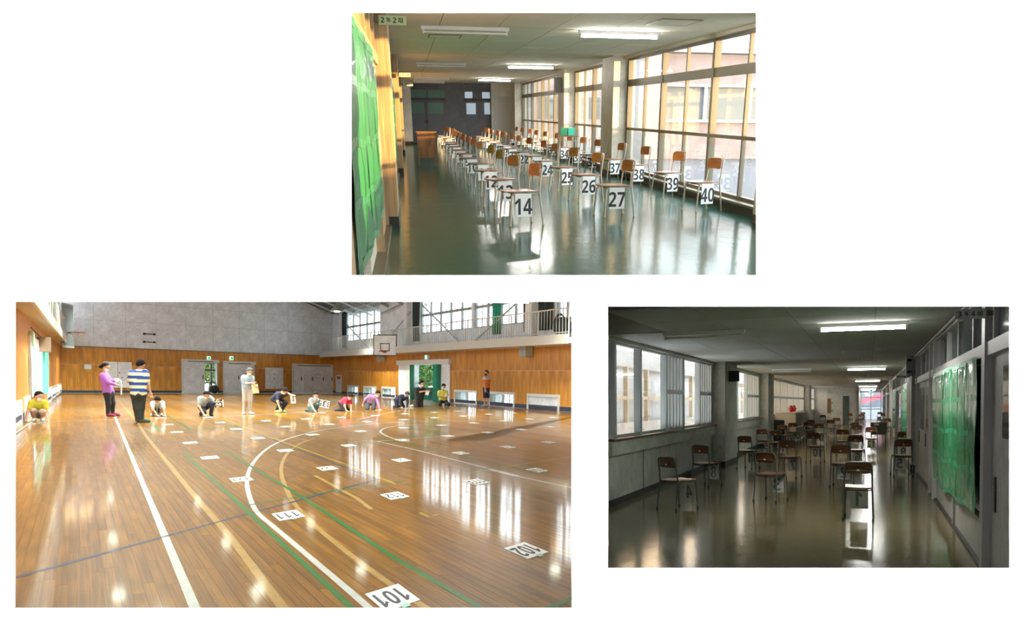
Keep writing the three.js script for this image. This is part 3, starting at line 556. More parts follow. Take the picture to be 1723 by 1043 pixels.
    for (let k = 0; k < 17; k++) { const z = -26 - k * 2.9; mesh('window_post', b2(X - 0.1, X + 0.06, 0.9, 2.9, z - 0.1, z + 0.1), tan, t); }
    put(R, t);
    struct(R, 'floor', flat([[-3.95, -15], [-4.75, -15], [-8.5, -27], [-9, -29], [-9, -76], [-3.95, -76]], -0.8, -0.5), mat('court', C(0.80, 0.78, 0.74), 0.9), 'pale yard between the dim corridor and the opposite building', 'ground');
  }
  // ---- classroom side
  const wr = structGroup(R, 'wall_right', 'classroom side of the dim corridor with cream posts and transoms', 'wall');
  const frameB = mat('frame B', C(0.46, 0.45, 0.42), 0.45, { metalness: 0.15 }), creamB = mat('cream door B', C(0.52, 0.50, 0.45), 0.5, { map: rep(mottle, 0.5, 0.5) });
  const transG = mat('transom glass B', C(0.10, 0.125, 0.14), 0.06), backDark = mat('classroom dark', C(0.05, 0.055, 0.06), 0.8);
  mesh('partition', b2(XR + 0.1, XR + 0.2, 0, YC, ZF, -5), backDark, wr);
  mesh('head_rail', b2(XR - 0.03, XR + 0.1, 2.52, YC, ZF, -5), frameB, wr);
  mesh('pipe', bar([XR - 0.06, 2.56, -5], [XR - 0.06, 2.56, -20.5], 0.018, 10), frameB, wr);
  mesh('rail', b2(XR - 0.03, XR + 0.1, 1.97, 2.09, ZF, -5), frameB, wr);
  mesh('door_track', b2(XR - 0.02, XR + 0.1, 0, 0.025, ZF, -5), mat('dark track', C(0.05, 0.045, 0.04), 0.5), wr);
  for (const z of [-8.3, -14.55, -15.5, -19.75, -23.2, -29, -34.5, -40, -45.6, -51, -57, -63, -69]) mesh('post', b2(XR - 0.05, XR + 0.1, 0, YC, z - (z > -9 ? 0.11 : 0.05), z + (z > -9 ? 0.11 : 0.05)), frameB, wr);
  for (let z = -5; z > -74; z -= 1.53) { mesh('transom_pane', b2(XR + 0.03, XR + 0.036, 2.09, 2.52, z - 1.47, z - 0.04), transG, wr); mesh('transom_stile', b2(XR + 0.0, XR + 0.06, 2.09, 2.52, z - 0.035, z + 0.035), frameB, wr); }
  for (const [z0, z1] of [[-8.45, -14.5], [-24, -29], [-34.6, -40], [-45.7, -51], [-57, -63]]) {
    mesh('lower_board', uvm(b2(XR + 0.02, XR + 0.08, 0.025, 0.42, z0, z1)), creamB, wr); mesh('glazing', b2(XR + 0.05, XR + 0.06, 0.42, 1.97, z0, z1), transG, wr);
    mesh('board_stile', b2(XR - 0.01, XR + 0.05, 0.025, 0.45, (z0 + z1) / 2 - 0.06, (z0 + z1) / 2 + 0.06), frameB, wr);
  }
  mesh('cream_panel', uvm(b2(XR, XR + 0.06, 0.3, 1.97, -14.6, -15.45)), creamB, wr);
  mesh('pillar', uvm(b2(XR - 0.1, XR + 0.12, 0, YC, -20.6, -23.1)), creamB, wr); mesh('pillar_skirting', b2(XR - 0.108, XR, 0, 0.12, -20.592, -23.1), blackBase, wr);
  mesh('pillar', uvm(b2(XR - 0.1, XR + 0.12, 0, YC, -42, -44.5)), creamB, wr);
  [[-5.05, -8.15, 'white sliding door with a tall window, nearest on the classroom side'], [-15.55, -17.6, 'cream sliding door leaf just past the near green film'], [-17.65, -19.7, 'cream sliding door leaf beside the pillar with the meter box'], [-30, -34, 'cream sliding door far along the classroom side']].forEach(([za, zb, l], i) => {
    const d = structGroup(R, 'door_' + (7 + i), l, 'door'); mesh('door_leaf', uvm(b2(XR + 0.02, XR + 0.06, 0.025, 1.97, za, zb)), creamB, d);
    const p = za - 0.35, q = i ? zb + 0.35 : -7.55; mesh('door_window', b2(XR + 0.012, XR + 0.02, i ? 1.0 : 1.27, 1.85, p, q), transG, d); mesh('handle', b2(XR + 0.008, XR + 0.022, i ? 0.7 : 0.62, i ? 0.95 : 0.92, zb + 0.2, zb + 0.26), blackBase, d);
  });
  const film = mat('green film dim', C(0.03, 0.42, 0.17), 0.22, { transmission: 0.1, thickness: 0, clearcoat: 0.6, clearcoatRoughness: 0.05, side: THREE.DoubleSide });
  const tape = mat('green tape dim', C(0.03, 0.36, 0.17), 0.3, { side: THREE.DoubleSide });
  filmSheet(R, 'dark green plastic film taped over glazing beside the white sliding door', XR - 0.035, -8.85, -14.35, 0.44, 1.97, -1, film, tape, 6, 4);
  filmSheet(R, 'small green plastic film past the pillar in the dim corridor', XR - 0.035, -24.2, -28.9, 0.44, 1.95, -1, film, tape, 5, 4);
  filmSheet(R, 'farthest green plastic film in the dim corridor', XR - 0.035, -34.8, -39.8, 0.44, 1.95, -1, film, tape, 5, 4);
  const s1 = onZ(R, 1633, 528, -7.3), s2 = onZ(R, 1517, 634, -22);
  kanjiSign(R, 'grey board reading 3年4組 hanging over the green film', '3年4組', s1.x, s1.y, s1.z, 0.225, 0.078, '#b4b8b0', 1);
  kanjiSign(R, 'small grey board reading 3年3組 beside the meter box', '3年3組', s2.x, s2.y, s2.z, 0.25, 0.075, '#c4c7c0', 1);
  { const t = thing('meter_box', 'grey metal box hung high on the classroom side', 'box'), p = onZ(R, 1530, 616, -20.4); mesh('case', rbox(0.15, 0.46, 0.22, 0.012), mat('meter grey', C(0.34, 0.34, 0.33), 0.5), t); for (const y of [-0.13, 0.13]) mesh('vent', b2(-0.05, 0.05, y - 0.03, y + 0.03, 0.108, 0.113), backDark, t); put(R, t, p.x, p.y, p.z); }
  { const t = thing('wall_speaker', 'dark box loudspeaker on the first white pillar', 'speaker'), p = onZ(R, 1235, 632, -21.2); mesh('cabinet', rbox(0.25, 0.27, 0.2, 0.012), backDark, t); mesh('grille', new THREE.CircleGeometry(0.08, 20).translate(0, 0, 0.102), blackBase, t); mesh('bracket', b2(-0.2, -0.11, -0.03, 0.03, -0.03, 0.03), alu, t); put(R, t, -3.27, p.y, -21.6); }
  { const t = thing('notice_sheet', 'tall pale notice strip on the second white pillar', 'notice'), a = onX(R, 1297, 690, -3.39); mesh('panel', b2(-0.004, 0.004, -0.75, 0.55, -0.5, 0.5), whiteWall, t); mesh('sheet', b2(0.004, 0.006, -0.7, -0.45, -0.3, 0.3), mat('grey print', C(0.35, 0.35, 0.36), 0.8), t); put(R, t, -3.386, a.y, -31.4); }
  // ---- far end
  const wf = structGroup(R, 'wall_far', 'white far end wall of the dim corridor with a dark doorway', 'wall');
  const fx = (px, z) => onZ(R, px, 690, z).x, fy = (py, z) => onZ(R, 1440, py, z).y;
  mesh('end_wall', uvm(b2(XL - 0.2, -0.72, 0, YC, ZE, ZE - 0.2)), whiteWall, wf); mesh('return_wall', uvm(b2(-0.92, -0.72, 0, YC, ZE, ZF)), whiteWall, wf);
  mesh('dark_door', b2(fx(1418, ZE), fx(1428.5, ZE), 0, fy(666, ZE), ZE, ZE + 0.04), mat('dark green door', C(0.08, 0.10, 0.09), 0.5), wf);
  mesh('skirting', b2(fx(1430, ZE), -0.72, 0, 0.12, ZE, ZE + 0.03), blackBase, wf);
  { const t = thing('notice_board', 'narrow brown notice board on the far white wall', 'notice board'); mesh('frame', b2(fx(1392, ZE), fx(1398, ZE), fy(695, ZE), fy(670, ZE), ZE, ZE + 0.03), mat('cork', C(0.20, 0.10, 0.045), 0.8), t); put(R, t); }
  [[1399, 1402, 676, 679, 'upper small green notice on the far white wall', C(0.12, 0.45, 0.08)], [1399, 1402, 681, 688, 'small pale blue notice on the far white wall', C(0.5, 0.58, 0.66)], [1399, 1402, 689, 693, 'lower small green notice on the far white wall', C(0.12, 0.45, 0.08)], [1433, 1437, 678, 683, 'small red and white notice beside the dark doorway', C(0.6, 0.42, 0.36)]].forEach(([a, b, c, d, l, k]) => { const t = thing('notice_sheet', l, 'notice'); mesh('sheet', b2(fx(a, ZE), fx(b, ZE), fy(d, ZE), fy(c, ZE), ZE, ZE + 0.015), mat(l, k, 0.7), t); mesh('frame_edge', b2(fx(a, ZE) - 0.01, fx(b, ZE) + 0.01, fy(c, ZE), fy(c, ZE) + 0.02, ZE, ZE + 0.02), aluWhite, t); put(R, t); });
  { // glass end door
    const g = structGroup(R, 'door_11', 'glazed double door closing the dim corridor', 'door'), a = -0.72, b = XR - 0.05, m = (a + b) / 2;
    for (const x of [a + 0.03, m, b - 0.03]) mesh('stile', b2(x - 0.04, x + 0.04, 0, 2.45, ZF, ZF + 0.06), aluWhite, g);
    for (const y of [0.06, 0.95, 1.95, 2.42]) mesh('rail', b2(a, b, y - 0.04, y + 0.04, ZF, ZF + 0.06), aluWhite, g);
    for (const [p, q] of [[a, m], [m, b]]) for (const [r, s] of [[0.06, 0.95], [0.95, 1.95], [1.95, 2.42]]) mesh('pane', b2(p, q, r, s, ZF + 0.025, ZF + 0.033), glass, g);
    mesh('lintel', b2(a - 0.2, XR + 0.2, 2.45, YC + 0.1, ZF - 0.1, ZF + 0.1), whiteWall, g);
    const t = thing('covered_walkway', 'pale walkway roof with a red band beyond the glazed door', 'walkway');
    mesh('side_wall', b2(-4, 5, -0.1, 1.05, ZF - 8, ZF - 7.8), mat('walkway wall', C(0.22, 0.24, 0.27), 0.85), t); mesh('back_wall', b2(-5, 6, -0.1, 4.2, ZF - 8.6, ZF - 8.4), mat('walkway back', C(0.13, 0.155, 0.19), 0.85), t);
    mesh('red_band', new THREE.ExtrudeGeometry(new THREE.Shape([[-0.7, 1.35], [1.6, 2.0], [1.6, 2.5], [-0.7, 1.85]].map((p) => new THREE.Vector2(...p))), { depth: 0.1, bevelEnabled: false }).translate(0, 0, ZF - 7.8), mat('red band', C(0.42, 0.06, 0.09), 0.6), t);
    mesh('deck', b2(-3, 4, -0.12, -0.01, ZF - 8, ZF - 0.1), mat('pale concrete', C(0.25, 0.26, 0.28), 0.8), t);
    put(R, t);
  }
  // ---- lamps
  [-11.5, -25.9, -40.5, -55, -66, -73].forEach((z, i) => tubeLamp(R, -0.65, 0.47, YC - 0.003, z, true, `lit fluorescent lamp, ${ORD[i]} from the viewer in the dim corridor`, 'lit lamps of the dim corridor', i ? 350 : 320));
  [-11.9, -26.2, -41].forEach((z, i) => tubeLamp(R, -2.82, -1.65, YC - 0.003, z, false, `unlit fluorescent lamp, ${ORD[i]} from the viewer in the dim corridor`, 'unlit lamps of the dim corridor'));
  { const t = thing('exit_sign', 'small green exit sign before the glazed door', 'sign'); mesh('box', rbox(0.3, 0.16, 0.06, 0.01), mat('exit white', C(0.7, 0.85, 0.8), 0.4, { emissive: C(0.5, 0.9, 0.7), emissiveIntensity: 0.8 }), t); mesh('pictogram', b2(-0.04, 0.06, -0.05, 0.05, 0.03, 0.033), mat('exit green', C(0.02, 0.4, 0.2), 0.5), t); put(R, t, 0.1, 2.38, -64); }
  for (const [x, z] of [[-0.5, -17.5], [0.15, -17.2], [-0.25, -20.3], [0.25, -33], [-0.1, -33.2]]) { const t = thing('ceiling_fitting', `small metal ceiling bracket at ${z === -17.5 ? 'the left behind the nearest lit lamp' : z === -17.2 ? 'the right behind the nearest lit lamp' : z === -20.3 ? 'the middle between the first two lit lamps' : z === -33 ? 'the right past the second lit lamp' : 'the left past the second lit lamp'}`, 'bracket'); mesh('plate', b2(-0.05, 0.05, -0.012, 0, -0.04, 0.04), aluWhite, t); mesh('hook', cyl(0.012, 0.012, 0.07, 0, -0.045, 0), aluWhite, t); put(R, t, x, YC - 0.004, z); }
  // ---- bookcase with red pots, black board, desk
  {
    const t = thing('bookcase', 'white open bookcase under the bright windows of the dim corridor', 'bookcase'), w = mat('bookcase white', C(0.58, 0.55, 0.48), 0.5), x0 = -3.55, x1 = -2.75, z0 = -34.2, z1 = -39.4, h = 1.15;
    mesh('side', b2(x0, x1, 0, h, z0, z0 - 0.03), w, t); mesh('side', b2(x0, x1, 0, h, z1 + 0.03, z1), w, t); mesh('back', b2(x0, x0 + 0.02, 0, h, z1, z0), w, t);
    for (const y of [0.03, 0.55, h]) mesh('shelf', b2(x0, x1, y - 0.02, y + 0.015, z1, z0), w, t);
    for (const k of [1, 2, 3]) mesh('divider', b2(x0, x1, 0, h, z0 + (z1 - z0) * k / 4 - 0.015, z0 + (z1 - z0) * k / 4 + 0.015), w, t);
    put(R, t);
    for (const [k, y, cc, l] of [[1, 0.05, C(0.6, 0.55, 0.45), 'cream papers in the lower bookcase compartment'], [2, 0.05, C(0.45, 0.16, 0.10), 'reddish binders in the lower bookcase compartment'], [2, 0.57, C(0.5, 0.22, 0.15), 'red-brown books on the upper bookcase shelf']]) { const b = thing('binder_stack', l, 'binders'); for (let i = 0; i < 4; i++) mesh('binder', b2(-0.15, 0.2, 0, 0.28 + 0.03 * (i % 2), i * 0.2 - 0.4, i * 0.2 - 0.23), mat(l, cc, 0.7), b); put(R, b, -3.1, y, z0 + (z1 - z0) * (k + 0.5) / 4); }
    for (const [z, l] of [[-36.2, 'left red flower pot on the bookcase'], [-37.6, 'right red flower pot on the bookcase']]) { const p = thing('flower_pot', l, 'pot'); mesh('pot', new THREE.LatheGeometry([[0, 0], [0.09, 0], [0.15, 0.2], [0.165, 0.2], [0.165, 0.25], [0.14, 0.25], [0.13, 0.21], [0, 0.2]].map((q) => new THREE.Vector2(q[0] * 0.7, q[1] * 0.7)), 18), mat('red pot', C(0.62, 0.03, 0.03), 0.5), p); mesh('plant', new THREE.IcosahedronGeometry(0.075, 1).translate(0, 0.21, 0), mat('red plant', C(0.55, 0.05, 0.04), 0.7), p); put(R, p, -3.1, h + 0.016, z); }
    const bb = thing('black_board', 'black board leaning beside the white bookcase', 'board'); mesh('panel', b2(-0.25, 0.25, 0.1, 0.88, -0.02, 0.02), blackBase, bb); mesh('frame', b2(-0.27, 0.27, 0.0, 0.1, -0.03, 0.03), backDark, bb); put(R, bb, -3.38, 0, -33.6);
    const d = thing('teacher_desk', 'grey metal desk with papers on it in the aisle', 'desk'), g = mat('desk grey', C(0.10, 0.10, 0.09), 0.5), p = onY(R, 1478, 740, 0);
    mesh('desk_top', uvm(rbox(0.62, 0.03, 0.5, 0.008, 0, 0.715, 0)), plySeat, d); mesh('modesty_panel', b2(-0.29, 0.29, 0.22, 0.7, 0.2, 0.22), g, d); for (const k of [-1, 1]) { mesh('side', b2(k * 0.29 - 0.01, k * 0.29 + 0.01, 0.22, 0.7, -0.22, 0.22), g, d); for (const z of [-0.2, 0.2]) mesh('leg', bar([k * 0.28, 0, z], [k * 0.28, 0.25, z], 0.015), tubeDark, d); }
    put(R, d, p.x, 0, p.z, 0.05);
    const s = thing('paper_sheet', 'white sheet hanging over the edge of the grey desk', 'paper'); mesh('sheet', b2(-0.1, 0.1, -0.1, 0, 0, 0.002), paperWhite, s); put(R, s, p.x - 0.08, 0.7, p.z + 0.256, 0.05);
  }
  // ---- chairs, seen from behind
  const px = [[1444.8, 818.6, '1'], [1417, 779, '2'], [1297.4, 796.8, '3'], [1140.8, 807.1, '4'], [1517, 765.7, '5'], [1441.3, 756.5, '6'], [1329.6, 768, '7'], [1189.2, 779, '8'], [1521, 748, '9'], [1372.3, 750, '10'], [1259.5, 757.5, '11'], [1466, 737.2, '12'], [1418.6, 741.6, '13'], [1441, 731.6, '14'], [1287, 740.7, '15'], [1310, 744, '16'], [1380, 728.5, '17'], [1362, 724, '18'], [1319.7, 731.7, '19'], [1336.5, 726.4, '20'], [1366, 719.5, '21'], [1446, 716.7, '22'], [1492, 716.7, '23'], [1408.6, 714.8, '24'], [1399, 719.5, '25'], [1386, 707.5, '26'], [1417, 703, '27'], [1430, 704.5, '28'], [1450, 706, '29'], [1452, 701, '30'], [1486, 704.5, '31'], [1480, 701, '32']];
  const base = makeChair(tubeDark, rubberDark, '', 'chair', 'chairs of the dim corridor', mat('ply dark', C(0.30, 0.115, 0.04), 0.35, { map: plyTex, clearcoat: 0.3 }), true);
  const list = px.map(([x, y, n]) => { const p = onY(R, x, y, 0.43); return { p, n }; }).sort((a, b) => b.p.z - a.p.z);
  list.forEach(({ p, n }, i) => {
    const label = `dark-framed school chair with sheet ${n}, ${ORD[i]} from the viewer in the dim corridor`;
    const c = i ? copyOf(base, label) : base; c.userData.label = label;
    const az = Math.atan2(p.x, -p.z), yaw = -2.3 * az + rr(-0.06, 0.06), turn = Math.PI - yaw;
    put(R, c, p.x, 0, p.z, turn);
    const s = numberSheet(n, `sheet ${n} hanging on the ${ORD[i]} chair from the viewer in the dim corridor`, 'sheets on the chairs of the dim corridor', true);
    const q = V(0, 0.405, 0.245).applyAxisAngle(V(0, 1, 0), turn);
    put(R, s, p.x + q.x, q.y, p.z + q.z, turn);
  });
}
// ================================================================== sports hall (room C, level with the world)
const gnd = (x, y) => onY(roomC, x, y, 0);
function wallFrame(p0, p1) {
  const u = p1.clone().sub(p0); u.y = 0; const len = u.length(); u.normalize(); const n = V(-u.z, 0, u.x);
  const M = new THREE.Matrix4().makeBasis(u, V(0, 1, 0), n).setPosition(p0);
  const rm = { M, inv: M.clone().invert(), len };
  rm.at = (x, y, d = 0) => onZ(rm, x, y, d);      // picture point -> (s, y, depth) on the wall
  return rm;
}
const FL = gnd(103, 661), FR = gnd(560, 661.5), RN = gnd(990, 695.5), LN = gnd(14, 725.5);
const LN2 = LN.clone().add(LN.clone().sub(FL).normalize().multiplyScalar(16));
const far = wallFrame(FL, FR), rig = wallFrame(FR, RN), lef = wallFrame(LN2, FL);
const woodPanel = [C(0.86, 0.40, 0.052), C(0.81, 0.37, 0.045), C(0.90, 0.43, 0.06), C(0.78, 0.345, 0.042)].map((c, i) => mat('wall board ' + i, c, 0.42, { map: rep(grain, 0.9, 0.35), clearcoat: 0.15, clearcoatRoughness: 0.3 }));
const greyWall = mat('grey hall wall', C(0.80, 0.84, 0.88), 0.85, { map: rep(mottle, 0.4, 0.4), bumpMap: rep(speckle, 1.5, 1.5), bumpScale: 0.002 });
const hallWhite = mat('hall white', C(0.86, 0.88, 0.90), 0.55, { map: rep(mottle, 0.5, 0.5) });
const navyBase = mat('navy skirting', C(0.035, 0.04, 0.075), 0.5);
const rimWhite = mat('rim white', C(0.66, 0.66, 0.64), 0.45);
function minus(rect, holes) {      // rectangle [s0,s1,y0,y1] less holes -> rectangles
  let out = [rect];
  for (const h of holes) out = out.flatMap(([a, b, c, d]) => {
    if (h[0] >= b || h[1] <= a || h[2] >= d || h[3] <= c) return [[a, b, c, d]];
    const q = []; const l = Math.max(a, h[0]), r = Math.min(b, h[1]);
    if (h[0] > a) q.push([a, h[0], c, d]); if (h[1] < b) q.push([h[1], b, c, d]); if (h[2] > c) q.push([l, r, c, h[2]]); if (h[3] < d) q.push([l, r, h[3], d]);
    return q;
  });
  return out.filter(([a, b, c, d]) => b - a > 0.01 && d - c > 0.01);
}
function boards(parent, s0, s1, ys, w, holes, proud = 0.012) {
  const n = Math.round((s1 - s0) / w), pw = (s1 - s0) / n;
  for (let k = 0; k < n; k++) for (let r = 0; r + 1 < ys.length; r++) {
    const rects = minus([s0 + k * pw + 0.004, s0 + (k + 1) * pw - 0.004, ys[r] + 0.004, ys[r + 1] - 0.004], holes);
    if (rects.length) mesh('wall_board', rects.map(([a, b, c, d]) => uvm(b2(a, b, c, d, 0, proud), 1, k * 0.37, r * 0.5)), woodPanel[Math.floor(rnd() * 4)], parent);
  }
}
function core(parent, outline, holes, m, th = 0.25) {
  const sh = new THREE.Shape(outline.map((p) => new THREE.Vector2(...p)));
  for (const [a, b, c, d] of holes) sh.holes.push(new THREE.Path([[a, c], [b, c], [b, d], [a, d]].map((p) => new THREE.Vector2(...p))));
  return mesh('wall_core', uvm(new THREE.ExtrudeGeometry(sh, { depth: th, bevelEnabled: false }).translate(0, 0, -th)), m, parent);
}
const rectPx = (fr, x0, x1, y0, y1) => { const a = fr.at(x0, y1), b = fr.at(x1, y0); return [a.x, b.x, a.y, b.y]; };
const PT = 3.35, EAVE = 6.45;          // top of the wooden boards, eaves
const shade = mat('deep slot', C(0.03, 0.03, 0.03), 0.8);
// ---- far wall
{
  const w = structGroup(far, 'wall_far', 'far hall wall, amber boards below and pale grey panels above', 'wall');
  const hl = [rectPx(far, 343.5, 365, 612, 661)]; hl[0][2] = 0.0;
  const g0 = far.at(500, 503), g1 = far.at(569, 533);
  const topL = far.at(103, 581).y, topR = far.at(560, 601).y;
  const L = far.len, pt = (topL + topR) / 2;
  far.pt = pt;
  core(w, [[-0.3, 0], [L + 0.2, 0], [L + 0.2, g1.y], [g1.x, g1.y], [g0.x, g0.y], [g0.x - (g0.y - g1.y) * 1.2, 8.6], [-0.3, 8.6]], [[hl[0][0], hl[0][1], 0.001, hl[0][3]]], greyWall);
  boards(w, 0, L, [0.16, pt * 0.62, pt], 1.28, hl);
  mesh('board_cap', b2(0, L, pt, pt + 0.05, 0, 0.03), mat('dark cap', C(0.12, 0.075, 0.04), 0.5), w);
  mesh('skirting', minus([0, L, 0, 0.16], hl).map(([a, b, c, d]) => b2(a, b, c, d, 0, 0.025)), navyBase, w);
  for (let k = 1; k < 10; k++) mesh('panel_joint', b2(L * k / 10 - 0.006, L * k / 10 + 0.006, pt + 0.06, 6.4, 0, 0.006), mat('grey joint', C(0.34, 0.35, 0.35), 0.8), w);
  for (const y of [4.6, 5.8]) mesh('panel_joint', b2(0, L, y - 0.006, y + 0.006, 0, 0.006), mat('grey joint', C(0.34, 0.35, 0.35), 0.8), w);
  // doors
  const door = (n, label, x0, x1, y0, leaves, frameTop) => {
    const d = structGroup(far, n, label, 'door'), [a, b, , t] = rectPx(far, x0, x1, y0, 661);
    mesh('door_head', b2(a - 0.1, b + 0.1, t, t + 0.22, 0, 0.14), rimWhite, d); mesh('head_track', b2(a + 0.3, b - 0.3, t + 0.06, t + 0.1, 0.14, 0.15), shade, d);
    for (const s of [a, b]) mesh('jamb', b2(s - 0.1, s + 0.0, 0, t, 0, 0.12), rimWhite, d);
    for (const [p, q, z] of leaves) { const A = far.at(p, 640).x, B = far.at(q, 640).x; const lf = mesh('door_leaf', uvm(b2(A, B, 0.02, t, z, z + 0.05)), hallWhite, d); mesh('handle', b2(B - 0.16, B - 0.1, 0.95, 1.25, z + 0.05, z + 0.07), shade, lf); }
    return d;
  };
  door('door_12', 'white sliding door standing half open onto greenery', 308, 365, 611, [[308, 344, 0.03]]);
  door('door_13', 'closed white double sliding door behind the man in grey trousers', 377, 427, 614, [[377, 403.5, 0.05], [403.5, 427, 0.02]]);
  door('door_14', 'wide white four-leaf door by the corner of the hall', 493, 560, 618, [[493, 509, 0.02], [509, 527, 0.06], [527, 545, 0.06], [545, 560, 0.02]]);
  { const d = structGroup(far, 'window_9', 'glazed outer door seen through the half open sliding door', 'window'), [a, b, , t] = hl[0]; for (const s of [a + 0.03, a + (b - a) * 0.62, b - 0.03]) mesh('stile', b2(s - 0.05, s + 0.05, 0, t, -0.2, -0.14), mat('bronze', C(0.08, 0.085, 0.08), 0.4), d); for (const y of [0.1, t * 0.35, t * 0.78]) mesh('rail', b2(a, b, y - 0.05, y + 0.05, -0.2, -0.14), mat('bronze', C(0.08, 0.085, 0.08), 0.4), d); for (const [p, q] of [[a, a + (b - a) * 0.62], [a + (b - a) * 0.62, b]]) mesh('pane', b2(p, q, 0, t, -0.18, -0.172), glass, d); }
  const wallBox = (name, label, cat, x0, x1, y0, y1, m, th = 0.04, extra) => { const t = thing(name, label, cat), [a, b, c, d] = rectPx(far, x0, x1, y0, y1); mesh('board', rbox(b - a, d - c, th, 0.008, 0, 0, th / 2), m, t); if (extra) extra(t, b - a, d - c, th); return put(far, t, (a + b) / 2, (c + d) / 2, 0.014); };
  wallBox('white_board', 'wide white board on the far hall wall behind the woman in purple', 'board', 174, 221, 609.5, 652, hallWhite, 0.05, (t, w2, h2, th) => { mesh('centre_seam', b2(-0.01, 0.01, -h2 / 2, h2 / 2, th, th + 0.004), shade, t); for (const [x, y] of [[0.05, 0.1], [0.2, -0.2]]) mesh('latch', b2(x, x + 0.08, y, y + 0.06, th, th + 0.02), shade, t); });
  wallBox('white_board', 'square white board on the far hall wall between two doors', 'board', 446, 476, 619, 654, hallWhite, 0.05, (t, w2, h2, th) => { for (const y of [-h2 * 0.42, 0, h2 * 0.2]) mesh('fixing', b2(-0.03, 0.03, y - 0.04, y + 0.04, th, th + 0.015), shade, t); });
  wallBox('framed_notice', 'small green framed notice at the left of the far hall wall', 'notice', 140.5, 153.5, 612.5, 621.5, mat('pale green frame', C(0.38, 0.5, 0.36), 0.6), 0.04, (t, w2, h2, th) => mesh('sheet', b2(-w2 * 0.42, w2 * 0.42, -h2 * 0.38, h2 * 0.38, th, th + 0.004), paperWhite, t));
  wallBox('framed_notice', 'small green outlined notice on the wide white door', 'notice', 530, 538, 629.5, 636.5, mat('pale green frame', C(0.38, 0.5, 0.36), 0.6), 0.13, (t, w2, h2, th) => mesh('sheet', b2(-w2 * 0.42, w2 * 0.42, -h2 * 0.4, h2 * 0.4, th, th + 0.004), hallWhite, t));
  for (const [x, l] of [[350.5, 'left green exit sign over the half open door'], [388.5, 'right green exit sign over the closed white door']]) wallBox('exit_sign', l, 'sign', x - 2.6, x + 2.6, 599.5, 605.5, mat('exit face', C(0.55, 0.8, 0.72), 0.4, { emissive: C(0.35, 0.85, 0.65), emissiveIntensity: 0.7 }), 0.12, (t, w2, h2, th) => mesh('pictogram', b2(-w2 * 0.2, w2 * 0.25, -h2 * 0.3, h2 * 0.3, th, th + 0.006), mat('exit green', C(0.02, 0.4, 0.2), 0.5), t));
  for (const [y, l] of [[562, 'upper dark bar handle on the grey hall wall'], [575.5, 'lower dark bar handle on the grey hall wall']]) { const p = far.at(250.5, y), t = thing('bar_handle', l, 'handle'); mesh('rod', bar([-0.33, 0, 0.1], [0.33, 0, 0.1], 0.03), shade, t); for (const k of [-1, 1]) mesh('bracket', b2(k * 0.33 - 0.05, k * 0.33 + 0.05, -0.06, 0.06, 0, 0.12), shade, t); put(far, t, p.x, p.y, 0); }
}
// ---- window and gallery builder for the side walls
const sashGrey = mat('sash grey', C(0.30, 0.33, 0.34), 0.5), railWhite = mat('rail white', C(0.56, 0.55, 0.50), 0.5);
const curtainDark = mat('dark green curtain', C(0.03, 0.045, 0.045), 0.9, { side: THREE.DoubleSide }), curtainGreen = mat('green curtain', C(0.02, 0.22, 0.13), 0.85, { transmission: 0.25, thickness: 0, side: THREE.DoubleSide });
function curtain(w, h, m, folds = 6, amp = 0.05) {
  const n = folds * 8, g = new THREE.PlaneGeometry(w, h, n, 4), p = g.attributes.position; for (let i = 0; i < p.count; i++) { const u = p.getX(i) / w + 0.5; p.setZ(i, amp * Math.sin(u * folds * Math.PI * 2) + amp * 0.4 * Math.sin(u * folds * 4.1 + p.getY(i))); } g.computeVertexNormals(); return g;
}
